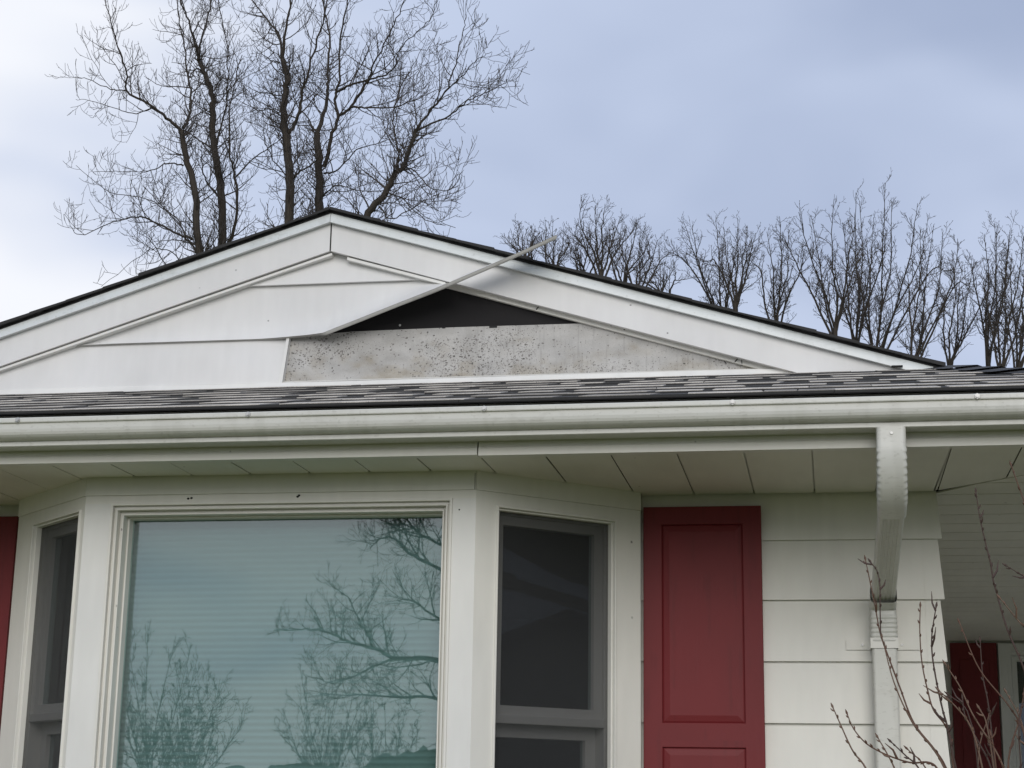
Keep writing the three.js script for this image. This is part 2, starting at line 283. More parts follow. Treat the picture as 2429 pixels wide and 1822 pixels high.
// flashing along the foot of the wall
const foot = (dy, z0, z1, y0, y1, x0, x1, mat) => add('base_flashing', grid(60, 1, (s, t) => { const x = lerp(x0, x1, s), w = 0.0022 * (fbm(x * 3.1, dy, 2, 2) - 0.5); return [x, lerp(y0, y1, t) + w, lerp(z0, z1, t)]; }), mat, gable);
foot(1, -0.4285, -0.4335, 3.036, 3.0565, XL, -0.035, M.trim);
foot(2, -0.4335, -0.4545, 3.0565, 3.066, XL, -0.07, M.white2);
add('base_flashing', profX([[-0.455, 3.035], [-0.43, 3.035], [-0.434, 3.053], [-0.455, 3.06]], XL, -0.037), M.trim, gable);
// channel trim under the rakes
const strip = (x0, x1, o0, o1, z0, z1, dy = 0) => prismZ([[x0, rakeY(x0, o1)], [x1, rakeY(x1, o1) + dy], [x1, rakeY(x1, o0) + dy], [x0, rakeY(x0, o0)]], z0, z1, [], 0.001);
add('trim_channel', strip(XL, PK[0] + 0.004, FB + 0.0025, FB + 0.0125, -0.452, -0.424), M.trim, gable);
add('trim_channel', strip(-1.645, -1.285, FB + 0.004, FB + 0.0155, -0.452, -0.422, 0.002), M.trim, gable);
add('trim_channel', [strip(-1.30, -0.03, FB - 0.004, FB + 0.0145, -0.4615, -0.443), strip(-1.30, 0.0, FB - 0.04, FB - 0.004, -0.4615, -0.449)], M.white2, gable);
for (const [x, o] of [[-0.96, 0.003], [-0.70, -0.008], [-0.655, -0.006], [-0.28, 0.004]]) add('nail', new THREE.CylinderGeometry(0.0018, 0.0018, 0.016, 6).rotateZ(-0.7).translate(x, rakeY(x, FB + o), -0.442), M.dark, gable);

// -- rake boards with their drip trim
function rake(x0, x1, label) {
  const a = Math.min(x0, x1), b = Math.max(x0, x1);
  const m = add('rake_board', [strip(a, b, 0.012, FB, ZR - 0.02, ZR), strip(a, b, 0.02, FB - 0.004, -0.47, ZR - 0.021)], M.white, house);
  m.userData.label = label;
  // trim above it, its foot kicked outward over a shadow gap
  const tg = grid(80, 5, (s, t) => { const x = lerp(a, b, s), o = lerp(0.0405, 0, t); const w = 0.0012 * (fbm(x * 4, 3, 1, 2) - 0.5); return [x, rakeY(x, o) + w, lerp(ZR + 0.019, ZR + 0.006, t) + Math.sin(t * Math.PI) * 0.002]; });
  const hem = grid(80, 2, (s, t) => { const x = lerp(a, b, s); const w = 0.0012 * (fbm(x * 4, 3, 1, 2) - 0.5); return [x, rakeY(x, 0.0405) + w + (t < 0.6 ? 0 : 0.001), lerp(ZR + 0.002, ZR + 0.019, t)]; });
  add('rake_trim', [tg, hem], M.drip, m);
  return m;
}
const rl = rake(XL, PK[0] - 0.0008, 'left sloping white rake board of the gable');
const rr = rake(PK[0] + 0.0008, 0.36, 'right sloping white rake board of the gable');
add('seam', box(PK[0] - 0.0025, PK[0] + 0.0025, PK[1] - FB, PK[1] - 0.044, ZR - 0.019, ZR + 0.0006), M.dark, rl);
add('nail', new THREE.SphereGeometry(0.003, 8, 6).translate(-1.18, rakeY(-1.18, 0.085), ZR), M.dark, rr);

// -- main gable roof: shingle courses whose ends show above the rakes
const main = add('gable_roof', [prismZ([[-4.6, rakeY(-4.6, -0.004)], [PK[0], PK[1] + 0.004], [PK[0], PK[1] - 0.012], [-4.6, rakeY(-4.6, 0.012)]], -9, ZR + 0.008), prismZ([[0.40, rakeY(0.40, -0.004)], [PK[0], PK[1] + 0.004], [PK[0], PK[1] - 0.012], [0.40, rakeY(0.40, 0.012)]], -9, ZR + 0.008)], M.shingle2, house);
main.userData.label = 'dark shingled gable roof';
{
  const r = rngOf(5);
  for (const sd of [-1, 1]) for (let k = 0; k < (sd < 0 ? 21 : 16); k++) {
    const d0 = k * 0.137 + (sd < 0 ? 0.02 : 0.05), d1 = d0 - 0.30, xa = PK[0] + sd * d0, xb = PK[0] + sd * Math.max(d1, 0.0);
    const th = 0.008 + r() * 0.006, zf = ZR + 0.020 + r() * 0.012;
    if (xa > 0.44) continue;
    const pts = [[xa, rakeY(xa, -0.0042)], [xa, rakeY(xa, -0.0042 - th)], [xb, rakeY(xb, -0.0042 - 0.004)], [xb, rakeY(xb, -0.0042)]];
    add('shingle_course', prismZ(sd < 0 ? pts : pts, -8.9, zf), M.shingle2, main);
  }
  for (let k = 0; k < 9; k++) add('ridge_cap', prismZ([[PK[0] - 0.13, rakeY(PK[0] - 0.13, -0.010)], [PK[0], PK[1] + 0.010], [PK[0] + 0.13, rakeY(PK[0] + 0.13, -0.010)], [PK[0] + 0.13, rakeY(PK[0] + 0.13, -0.0155)], [PK[0], PK[1] + 0.0165], [PK[0] - 0.13, rakeY(PK[0] - 0.13, -0.0155)]], ZR + 0.015 - (k + 1) * 0.145, ZR + 0.019 - k * 0.145), M.shingle2, main);
}

// -- front roof apron with laid shingle tabs
const hip = (z) => z < 0.06 ? lerp(0.405, 0.60, (z + 0.45) / 0.51) : lerp(0.60, 1.30, (z - 0.06) / 0.71); // hip line in plan
const tilt = (g, dy) => { const p = g.attributes.position; for (let i = 0; i < p.count; i++) p.setY(i, roofY(p.getZ(i)) + p.getY(i)); g.computeVertexNormals(); return g; };
const front = add('front_roof', tilt(prismY([[-4.4, -0.5], [0.39, -0.5], [0.60, 0.06], [1.30, 0.745], [-4.4, 0.745]], -0.05, -0.032)), M.shingle2, house);
front.userData.label = 'dark shingled front roof slope above the gutter';
{
  const r = rngOf(31), mats = [M.shingle, M.shingle4, M.shingle3, M.shingle3];  // pale tab tones carry the grazing sky sheen in their colour
  // added black strip per course paints the butt shadow line, loose-fitting tabs above
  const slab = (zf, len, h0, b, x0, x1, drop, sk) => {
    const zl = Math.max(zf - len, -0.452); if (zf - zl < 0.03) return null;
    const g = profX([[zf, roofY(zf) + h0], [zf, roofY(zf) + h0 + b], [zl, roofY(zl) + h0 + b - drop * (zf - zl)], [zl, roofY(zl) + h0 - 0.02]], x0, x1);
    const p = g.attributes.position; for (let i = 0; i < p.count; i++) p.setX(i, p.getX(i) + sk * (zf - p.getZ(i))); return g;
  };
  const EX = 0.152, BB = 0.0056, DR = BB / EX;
  for (let k = 0; k < 9; k++) {
    const zb = 0.762 - k * EX; let x = -3.7 - r() * 0.4; const end = hip(zb) - 0.01;
    while (x < end - 0.05) { const xe = Math.min(x + 1.0, end), g = slab(zb, 0.18, -0.0005, 0.002 + BB, x + 0.0006, xe - 0.0006, DR, 0); if (g) add('butt_shadow_strip', g, M.shingle2, front); x = xe; }
    x = -3.6 - r() * 0.3;
    while (x < end - 0.05) {
      const w = 0.08 + r() * 0.2, xe = Math.min(x + w, end), g = slab(zb - 0.001 - r() * 0.003, EX * 0.99, 0.0010 + BB, 0.0018 + r() * 0.0012, x, xe, DR, (r() - 0.5) * 0.22);
      if (g) add('shingle', g, mats[Math.floor(r() * 4)], front);
      x = xe + (r() < 0.45 ? 0.002 : 0.02 + r() * 0.10);
    }
  }
  // hip caps
  for (let k = 0; k < 8; k++) { const z0 = -0.44 + k * 0.15, z1 = z0 + 0.20, lift = 0.014; add('hip_cap', grid(2, 2, (s, t) => { const z = lerp(z1, z0, t), off = (s - 0.5) * 0.20; return [hip(z) + off, roofY(z) + lift + (0.008 * (1 - t)) - Math.abs(s - 0.5) * 0.02 - Math.max(0, s - 0.5) * 0.06, z]; }), M.shingle2, front); }
  add('hip_flashing', box(0.226, 0.262, 3.040, 3.044, -0.40, -0.385), M.dark, front);
}
add('drip_edge', profX([[0.760, 2.6755], [0.760, 2.678], [0.70, 2.6955], [0.70, 2.693]], -4.4, 1.34), M.felt, front);
add('drip_edge', box(-4.4, 1.34, 2.655, 2.676, 0.694, 0.6965), M.gutter, front);

// -- fascia, gutter, soffit
add('fascia_board', [box(-4.4, -0.930, 2.5545, 2.69, 0.672, 0.686), profX([[0.686, 2.5545], [0.6885, 2.548], [0.6885, 2.566], [0.686, 2.572]], -4.4, -0.930), box(-4.4, -0.93, 2.548, 2.5555, 0.655, 0.686)], M.white2, house).userData.label = 'longer fascia board left of the joint';
add('fascia_board', [box(-0.926, 1.34, 2.553, 2.69, 0.672, 0.687), profX([[0.687, 2.553], [0.690, 2.5455], [0.690, 2.566], [0.687, 2.572]], -0.926, 1.34), box(-0.926, 1.34, 2.5455, 2.554, 0.655, 0.687)], M.white2, house).userData.label = 'fascia board right of the joint';
const GP = [[0.690, 2.584], [0.7615, 2.5825], [0.7635, 2.584], [0.7635, 2.595], [0.7615, 2.5965], [0.771, 2.598], [0.780, 2.6005], [0.787, 2.6045], [0.7925, 2.610], [0.7955, 2.617], [0.797, 2.625], [0.7975, 2.641], [0.8025, 2.6425], [0.8035, 2.645], [0.8035, 2.6545], [0.802, 2.6565], [0.792, 2.657], [0.791, 2.648], [0.7945, 2.640], [0.7945, 2.627], [0.7925, 2.617], [0.789, 2.611], [0.783, 2.607], [0.775, 2.604], [0.760, 2.600], [0.757, 2.588], [0.694, 2.588], [0.694, 2.668], [0.690, 2.668]];
const gutter = add('gutter', profX(GP, -4.4, 1.345), M.gutter, house);
for (const x of [-2.875, -2.225, -1.549, -0.889, -0.230, 0.388, 1.03]) { add('screw', merge([new THREE.CylinderGeometry(0.0075, 0.0085, 0.003, 6).rotateX(Math.PI / 2).translate(x, 2.6495, 0.805), new THREE.CylinderGeometry(0.0045, 0.005, 0.004, 10).rotateX(Math.PI / 2).translate(x, 2.6495, 0.8075)]), M.steel, gutter); }
add('end_cap', prismZ(rect(0, 1, 0, 1), 0, 1), M.gutter, gutter).scale.set(0.004, 0.06, 0.1); gutter.children.at(-1).position.set(1.342, 2.59, 0.695);

const SY = 2.55;
const soffit = add('soffit', [prismY([[-4.4, 0.0], [-2.66, 0.0], [-2.166, 0.437], [-0.98, 0.437], [-0.49, 0.0], [0.31, 0.0], [0.985, 0.672], [-4.4, 0.672]], SY + 0.016, SY + 0.03)], M.dark, house);
soffit.userData.label = 'white panelled soffit under the eave';
{
  const r = rngOf(8);
  const back = (x) => x < -2.55 ? 0.012 : x < -2.166 ? lerp(0.100, 0.447, (x + 2.5449) / 0.379) : x < -0.98 ? 0.449 : x < -0.55 ? lerp(0.449, 0.060, (x + 0.98) / 0.43) : x < 0.322 ? 0.012 : (x - 0.31);
  for (let k = -22; k < 6; k++) {
    const x0 = -0.03 + k * 0.18 + 0.0022, x1 = x0 + 0.18 - 0.0044, dz = () => (x0 > -2.2 && x1 < -1.0 ? 0.003 + r() * 0.006 : 0.001);
    const xs = [x0, x1]; for (const b of [-2.55, -2.5449, -2.166, -0.98, -0.5501, -0.55, 0.322]) if (b > x0 && b < x1) xs.push(b); xs.sort((a, b) => a - b);
    const pts = [[x0, 0.668], [x1, 0.668], ...xs.slice().reverse().flatMap((x) => { const z = back(x) + dz(); return x === x1 ? [[x1, z + 0.014], [x1 - 0.010, back(x1 - 0.010) + 0.001]] : [[x, z]]; })];
    const p2 = prismY(pts, SY + 0.001 + r() * 0.0014, SY + 0.0045);
    const clip = x1 > 0.98; if (clip) continue;
    // rolled edge of each panel rises into the joint groove
    const lipL = profZ(x1, pts);
    add('soffit_panel', [p2, lipL], M.soffit, soffit);
  }
}
function profZ(x1, pts) { const zb = Math.max(...pts.filter((p) => p[0] > x1 - 0.001).map((p) => p[1])), zs = Math.min(...pts.filter((p) => p[0] > x1 - 0.001).map((p) => p[1])); return box(x1 - 0.001, x1 + 0.0046, SY + 0.009, SY + 0.0105, zs + 0.012, zb); }

// -- front wall with clapboards
const wall = add('front_wall', [box(-0.60, 0.312, 0.1, 2.60, -0.12, -0.004), box(-4.4, -2.50, 0.1, 2.60, -0.12, -0.004), box(-2.50, -0.60, 0.1, 0.85, -0.12, -0.004), box(0.30, 0.31, 0.1, 2.6, -4.4, -0.12)], M.white2, house);
wall.userData.label = 'white clapboard front wall';
{
  const lines = [2.56, 2.410, 2.231, 2.050, 1.8705, 1.69, 1.51, 1.33, 1.15, 0.97, 0.79, 0.61, 0.43, 0.25];
  for (let i = 0; i < lines.length - 1; i++) {
    const yt = lines[i], yb = lines[i + 1]; const pr = [[-0.004, yt + 0.004], [0.0015, yt + 0.004], [0.0125, yb + 0.0035], [0.0125, yb], [0.003, yb], [0.003, yb + 0.003], [-0.004, yb + 0.003]];
    for (const [xa, xb] of [[-0.553, 0.284], [-4.4, -2.545]]) {
      const g = profX(pr, xa, xb); add('siding_board', g, M.white2, wall);
    }
    const cap = profX(pr.map(([z, y]) => [z + 0.0016, y - 0.0006]), 0.281, 0.3245); const p = cap.attributes.position;
    for (let k = 0; k < p.count; k++) if (p.getX(k) > 0.3) p.setX(k, p.getX(k) + 0.0125 * clamp01((yt - p.getY(k)) / (yt - yb)));
    cap.computeVertexNormals(); add('corner_cap', cap, M.white2, wall);
  }
}
add('foundation', box(-4.4, 0.30, -0.1, 0.26, -0.15, -0.02), M.concrete, house);
add('bay_foundation', prismY([[-2.60, 0], [-2.16, 0.42], [-0.99, 0.42], [-0.55, 0]], -0.05, 0.5), M.concrete, house);

// -- bay window
const bay = group('bay_window', house);
bay.userData.label = 'white angled bay window with large fixed pane';
const BZ = 0.445, WT = 2.473, WB = 0.95;
add('header_board', [box(-2.166, -0.98, 2.497, 2.556, 0.30, BZ + 0.004, 0.001), box(-2.166, -0.98, WT, 2.4965, 0.32, BZ)], M.frame, bay);
add('corner_post', box(-2.166, -2.083, 0.85, WT, 0.33, BZ), M.trim, bay);
add('corner_post', box(-1.048, -0.98, 0.85, WT, 0.33, BZ), M.trim, bay);
add('apron', box(-2.166, -0.98, 0.5, WB, 0.33, BZ - 0.002), M.white2, bay);
add('window_sill', box(-2.10, -1.03, WB - 0.03, WB + 0.004, 0.34, BZ + 0.03, 0.003), M.trim, bay);
add('window_casing', [ring(-2.083, -1.048, WB, WT, 0.0075, BZ - 0.02, BZ + 0.006), ring(-2.0755, -1.0555, WB, WT - 0.0075, 0.007, BZ - 0.05, BZ - 0.008), ring(-2.0685, -1.0625, WB, WT - 0.0145, 0.0055, BZ - 0.06, BZ - 0.002), ring(-2.063, -1.068, WB, WT - 0.020, 0.008, BZ - 0.075, BZ - 0.024), ring(-2.055, -1.076, WB, WT - 0.028, 0.005, BZ - 0.08, BZ - 0.018), ring(-2.050, -1.081, WB, WT - 0.033, 0.006, BZ - 0.09, BZ - 0.050)], M.frame, bay);
add('glass_pane', box(-2.046, -1.085, WB + 0.02, WT - 0.037, 0.3655, 0.3656), M.glass, bay).userData.label = 'large fixed pane with sky and tree reflections';
for (const [x, y] of [[-1.845, 2.4845], [-1.835, 2.486], [-1.51, 2.485], [-1.506, 2.4885]]) add('nail_hole', new THREE.SphereGeometry(0.0035, 8, 6).scale(1.2, 0.9, 0.3).translate(x, y, BZ + 0.0003), M.dark, bay);
add('nail_hole', new THREE.SphereGeometry(0.0024, 8, 6).scale(1, 1, 0.3).translate(-1.028, 2.44, BZ), M.dark, bay);
add('seam', box(-0.984, -0.9825, 2.4975, 2.545, BZ + 0.0035, BZ + 0.0046), M.dark, bay);
function angled(origin, tx, tz, len, w0, w1, label) {
  const mtx = new THREE.Matrix4().makeBasis(V(tx, 0, tz), V(0, 1, 0), V(-tz, 0, tx)).setPosition(origin[0], 0, origin[1]);
  const put = (name, geo, mat) => { const m = add(name, (Array.isArray(geo) ? merge(geo) : geo), mat, bay); m.applyMatrix4(mtx); return m; };
  put('header_board', [box(0, len, 2.497, 2.556, -0.045, 0.0035, 0.001), box(0, len, 2.459, 2.4965, -0.045, 0)], M.frame);
  put('corner_post', box(0, w0, 0.85, 2.459, -0.045, 0), M.frame); put('corner_post', box(w1, len, 0.85, 2.459, -0.045, 0), M.frame);
  put('apron', box(w0, w1, 0.5, 0.98, -0.09, 0), M.white2); put('apron', [box(0, w0, 0.5, 0.85, -0.09, -0.001), box(w1, len, 0.5, 0.85, -0.09, -0.001)], M.white2);
  put('window_casing', [ring(w0, w1, 0.98, 2.459, 0.006, -0.03, 0.007), ring(w0 + 0.006, w1 - 0.006, 0.986, 2.453, 0.006, -0.09, -0.004)], M.frame);
  const a = w0 + 0.012, b = w1 - 0.012, top = 2.447;
  put('window_frame', ring(a, b, 0.99, top, 0.007, -0.075, -0.030), M.trim);
  // upper sash, meeting rail, lower sash
  const mr = 1.868;
  put('upper_sash', ring(a + 0.007, b - 0.007, mr, top - 0.004, 0.030, -0.070, -0.040), M.trim);
  put('meeting_rail', box(a + 0.007, b - 0.007, mr - 0.021, mr + 0.003, -0.085, -0.026, 0.002), M.trim);
  put('lower_sash', ring(a + 0.007, b - 0.007, 1.0, mr - 0.0215, 0.036, -0.10, -0.072), M.trim);
  put('glass_pane', box(a + 0.034, b - 0.034, mr + 0.028, top - 0.032, -0.0552, -0.0551), M.glassClear);
  put('glass_pane', box(a + 0.04, b - 0.04, 1.03, mr - 0.055, -0.0872, -0.0871), M.glassClear);
  put('insect_screen', box(w0 + 0.012, w1 - 0.012, 0.99, 2.447, -0.0212, -0.0211), M.screen).userData.label = label;
}
angled([-0.98, BZ], 0.743, -0.670, 0.578, 0.069, 0.486, 'dark insect screen over the right angled window');
angled([-2.5449, 0.1033], 0.743, 0.670, 0.51, 0.131, 0.486, 'dark insect screen over the left angled window');

add('return_board', box(-0.66, -0.557, 0.5, 2.556, -0.1, 0.054), M.frame, bay);
add('return_board', box(-2.54, -2.44, 0.5, 2.556, -0.1, 0.098), M.frame, bay);

// room behind the bay
const room = add('room_shell', [box(-4.2, 0.2, 0.55, 0.6, -4, 0.3), box(-4.2, 0.2, 2.62, 2.68, -4, -0.01), box(-4.2, 0.2, 0.6, 2.62, -4.06, -4), box(-4.26, -4.2, 0.6, 2.62, -4, -0.12), box(0.2, 0.26, 0.6, 2.62, -4, -0.12)], M.room, house);
room.userData.label = 'dim room behind the bay window';
add('bay_ceiling', prismY([[-2.6, 0], [-2.15, 0.41], [-1.0, 0.41], [-0.54, 0], [-0.54, -0.14], [-2.6, -0.14]], 2.558, 2.562), M.room, house);

// pleated shade hung inside the fixed pane
const shade = add('pleated_shade', grid(1, 160, (s, t) => [lerp(-2.072, -1.06, s), lerp(0.97, 2.475, t), 0.312 + (Math.round(t * 160) % 2) * 0.013]), M.shade, scene);
tag(shade, 'pale pleated window shade hanging behind the large bay pane', 'window shade');

// -- shutters
function shutter(x0, x1, label) {
  const y0 = 0.98, y1 = 2.512, g = [], d = 0.0355; const st = 0.056;
  const px0 = x0 + st, px1 = x1 - st, rails = [[y0 + 0.07, 1.797], [1.868, y1 - 0.055]];
  const body = prismZ(rect(x0, x1, y0, y1), 0.012, d, rails.map(([a, b]) => rect(px0, px1, a, b).reverse()), 0.002);
  g.push(body);
  const m = add('shutter', g, M.red, house); m.userData.label = label;
  for (const [a, b] of rails) { // raised panel with sloping shoulders set into the frame
    const lip = 0.005, sh = 0.022, zc = d - 0.0048, zt = d - 0.001, q = (e, z) => [V(px0 + e, a + e, z), V(px1 - e, a + e, z), V(px1 - e, b - e, z), V(px0 + e, b - e, z)];
    const rows = [q(-0.003, zc - 0.004), q(lip, zc), q(sh, zt), q(sh + 0.002, zt)], pos = [], idx = [];
    rows.forEach((r) => r.forEach((v) => pos.push(v.x, v.y, v.z)));
    for (let k = 0; k < 3; k++) for (let s = 0; s < 4; s++) { const A = k * 4 + s, B = k * 4 + (s + 1) % 4; idx.push(A, B, B + 4, A, B + 4, A + 4); }
    idx.push(12, 13, 14, 12, 14, 15);
    let pg = new THREE.BufferGeometry(); pg.setAttribute('position', new THREE.Float32BufferAttribute(pos, 3)); pg.setIndex(idx); pg = pg.toNonIndexed(); pg.computeVertexNormals();
    add('raised_panel', pg, M.red, m);
  }
}
shutter(-0.5445, -0.1905, 'dark red raised panel shutter right of the bay window');
shutter(-2.94, -2.585, 'dark red raised panel shutter left of the bay window');

// -- downspout
const spout = group('downspout', house); spout.userData.label = 'white downspout with elbows crossing back to the wall';
function loft(path, hw, hd, corner = 0.012) { // rounded rectangular pipe: path of {p:[y,z], w, d}
  const cs = []; for (const [cx, cy, a0] of [[1, 1, 0], [-1, 1, 1], [-1, -1, 2], [1, -1, 3]]) for (let k = 0; k <= 3; k++) { const a = (a0 + k / 3) * Math.PI / 2; cs.push([cx, cy, Math.cos(a), Math.sin(a)]); }
  const pos = [], idx = [], n = cs.length;
  path.forEach((q, i) => {
    const a = path[Math.max(0, i - 1)], b = path[Math.min(path.length - 1, i + 1)]; let ty = b.y - a.y, tz = b.z - a.z; const l = Math.hypot(ty, tz); ty /= l; tz /= l;
    const ny = tz, nz = -ty; // outward (front) normal in the y-z plane
    for (const [sx, sd, c, s] of cs) { const X = sx * (hw * (q.w ?? 1) - corner) + c * corner, D = sd * (hd * (q.d ?? 1) - corner) + s * corner; pos.push(q.x + X, q.y + ny * D, q.z + nz * D); }
  });
  for (let i = 0; i < path.length - 1; i++) for (let k = 0; k < n; k++) { const A = i * n + k, B = i * n + (k + 1) % n; idx.push(A, B, B + n, A, B + n, A + n); }
  const g = new THREE.BufferGeometry(); g.setAttribute('position', new THREE.Float32BufferAttribute(pos, 3)); g.setIndex(idx); g.computeVertexNormals(); return g;
}
{
  const X = 0.172;
  // upper elbow: down from the outlet, then sweeping back; crimped along both sides
  const P = []; const dirEnd = Math.atan2(-0.19, -0.62); // heading of the cross pipe
  P.push({ x: X, y: 2.583, z: 0.742 }, { x: X, y: 2.56, z: 0.742 }, { x: X, y: 2.535, z: 0.742 });
  const R = 0.135, cy = 2.535, cz = 0.742 - R, n = 74, tot = 1.27;
  for (let i = 1; i <= n; i++) { const a = i / n * tot, ph = (a / tot * 10.2) % 1, on = a > 0.05 && a < tot * 0.93; P.push({ x: X, y: cy - R * Math.sin(a), z: cz + R * Math.cos(a), w: on ? 1 + 0.075 * (ph < 0.75 ? ph / 0.75 : 1 - (ph - 0.75) / 0.25) - 0.03 : 1 }); }
  const e = P.at(-1); P.push({ x: X, y: e.y - 0.012, z: e.z - 0.036 });
  add('upper_elbow', loft(P, 0.0375, 0.029), M.gutter, spout);
  const e2 = P.at(-1);
  // cross pipe with shallow flutes
  const C = []; const ex = 0.158, ey = 2.228, ez = 0.082; for (let i = 0; i <= 6; i++) { const t = i / 6; C.push({ x: lerp(X, ex, t), y: lerp(e2.y + 0.008, ey, t), z: lerp(e2.z + 0.03, ez, t), w: 0.90, d: 0.72 }); }
  add('cross_pipe', loft(C, 0.0375, 0.027, 0.007), M.gutter, spout);
  { const fl = []; for (let k = -2; k <= 2; k++) for (const zz of [0]) { const tb = new Tubes(); const a = C[0], b = C[6], o = -0.0185; const pl = [0.04, 0.96].map((t) => V(lerp(a.x, b.x, t) + k * 0.0105, lerp(a.y, b.y, t) + o, lerp(a.z, b.z, t) + 0.006)); tb.tube(pl, [0.0022, 0.0022], 6); fl.push(tb.geo()); } add('flute', fl, M.gutter, spout); }
  // lower elbow with ribs, then the leader down the wall
  const Q = [{ x: ex + 0.001, y: 2.235, z: 0.115 }, { x: ex + 0.001, y: 2.222, z: 0.075 }]; const r2 = 0.042, c2y = 2.178, c2z = 0.094;
  for (let i = 0; i <= 56; i++) { const t = i / 56, y = lerp(2.205, 2.085, t), ph = (t * 9) % 1, on = t > 0.2 && t < 0.86; Q.push({ x: ex, y, z: 0.050, w: on ? 1 + 0.045 * Math.sin(ph * Math.PI) : 1, d: on ? 1 + 0.13 * Math.sin(ph * Math.PI) : 1 }); }
  add('lower_elbow', loft(Q, 0.0375, 0.0285), M.gutter, spout);
  add('leader_pipe', loft([{ x: ex, y: 2.09, z: 0.050 }, { x: ex, y: 1.5, z: 0.050 }, { x: ex + 0.002, y: 0.3, z: 0.052 }], 0.0355, 0.0265, 0.009), M.gutter, spout);
  add('strap', [box(ex - 0.108, ex - 0.036, 2.083, 2.113, 0.0135, 0.0155), box(ex + 0.036, ex + 0.104, 2.083, 2.113, 0.0135, 0.0155), box(ex - 0.0385, ex + 0.0385, 2.082, 2.112, 0.0785, 0.0805), box(ex - 0.0395, ex - 0.0378, 2.082, 2.112, 0.0135, 0.0795), box(ex + 0.0378, ex + 0.0395, 2.082, 2.112, 0.0135, 0.0795)], M.white2, spout);
  for (const x of [ex - 0.061, ex + 0.052]) add('screw', new THREE.CylinderGeometry(0.0042, 0.0042, 0.004, 8).rotateX(Math.PI / 2).translate(x, 2.098, 0.0165), M.steel, spout);
  add('screw', new THREE.CylinderGeometry(0.004, 0.0045, 0.003, 8).rotateX(Math.PI / 2).translate(X + 0.001, 2.566, 0.7725), M.steel, spout);
}

// -- porch recess right of the corner
const pceil = add('porch_ceiling', box(0.31, 3.6, 2.57, 2.62, -4.5, 0.0), M.felt, house); pceil.userData.label = 'boarded porch ceiling';
for (let k = 0; k < 29; k++) { const z1 = 0.671 - k * 0.18, z0 = z1 - 0.1735; const dx = (z) => Math.max(0.315, z + 0.315); if (z0 < -4.6) break; add('ceiling_board', prismY([[dx(z1) , z1], [dx(z0), z0], [3.6, z0], [3.6, z1]], SY + 0.001, SY + 0.006), M.soffit, pceil); }
add('porch_ceiling_back', prismY([[0.33, 0.0], [1.0, 0.671], [3.6, 0.671], [3.6, 0.0]], SY + 0.01, SY + 0.02), M.dark, house);
const pwall = add('porch_wall', box(0.0, 3.6, 0.1, 2.57, -4.62, -4.5), M.white2, house); pwall.userData.label = 'porch back wall';
add('porch_shutter', [box(0.645, 0.888, 0.7, 2.538, -4.498, -4.465, 0.003), box(0.69, 0.843, 0.8, 1.5, -4.47, -4.460, 0.003), box(0.69, 0.843, 1.6, 2.45, -4.47, -4.460, 0.003)], M.red, house).userData.label = 'dark red shutter on the porch back wall';
const pwin = add('porch_window', [ring(0.895, 1.75, 0.75, 2.535, 0.045, -4.5, -4.455), ring(0.94, 1.705, 0.795, 2.49, 0.02, -4.5, -4.462), ring(0.962, 1.683, 0.817, 2.468, 0.028, -4.5, -4.475)], M.trim, house); pwin.userData.label = 'white framed window on the porch back wall';
add('glass_pane', box(0.985, 1.66, 0.84, 2.445, -4.496, -4.4959), M.glassClear, pwin);
add('dark_backing', box(0.985, 1.66, 0.84, 2.445, -4.4995, -4.4985), M.dark, pwin);
add('porch_floor', box(0.31, 3.6, 0, 0.14, -4.5, 0.6), M.concrete, house);

// ---------- trees ----------
function sprout(tb, path, rad, lv, o, r) { // side shoots along a branch
  const cfg = o.levels[lv]; if (!cfg) return;
  let total = 0; for (let i = 1; i < path.length; i++) total += path[i].distanceTo(path[i - 1]);
  const n = Math.max(cfg.min ?? 1, Math.round(total / cfg.gap)); let roll = r() * 6.28;
  for (let k = 0; k < n; k++) {
    const t = lerp(cfg.from ?? 0.15, 1, (k + r() * 0.9) / n), f = t * (path.length - 1), i = Math.min(path.length - 2, Math.floor(f)), u = f - i;
    const p = path[i].clone().lerp(path[i + 1], u), R = lerp(rad[i], rad[i + 1], u); const tan = path[i + 1].clone().sub(path[i]).normalize();
    roll += 2.4 + (r() - 0.5) * 1.2; const ax = V(r() - 0.5, r() - 0.5, r() - 0.5).cross(tan).normalize(); ax.applyAxisAngle(tan, roll);
    const dir = tan.clone().applyAxisAngle(ax, lerp(cfg.ang[0], cfg.ang[1], r())); dir.z *= o.flat ?? 1; dir.y += cfg.up ?? 0.15; dir.normalize();
    const len = cfg.len * (0.45 + 0.8 * r()) * (1 - (lv === 0 ? 0.62 : 0.35) * t), r0 = Math.min(R * 0.7, cfg.r * (0.7 + 0.6 * r())); if (p.y < (o.clear ?? -1)) continue;
    const segs = cfg.segs, pts = [p.clone()], rd = [r0]; const d = dir.clone(); const bend = (cfg.curl ?? 0.2) * (0.4 + r());
    for (let s = 1; s <= segs; s++) { d.x += (r() - 0.5) * cfg.jit; d.y += (r() - 0.5) * cfg.jit + bend / segs * 1.4; d.z += (r() - 0.5) * cfg.jit; d.normalize(); pts.push(pts[s - 1].clone().addScaledVector(d, len / segs)); rd.push(Math.max(o.tip, lerp(r0, cfg.rEnd ?? o.tip, s / segs))); }
    tb.tube(pts, rd, cfg.k); sprout(tb, pts, rd, lv + 1, o, r);
  }
}
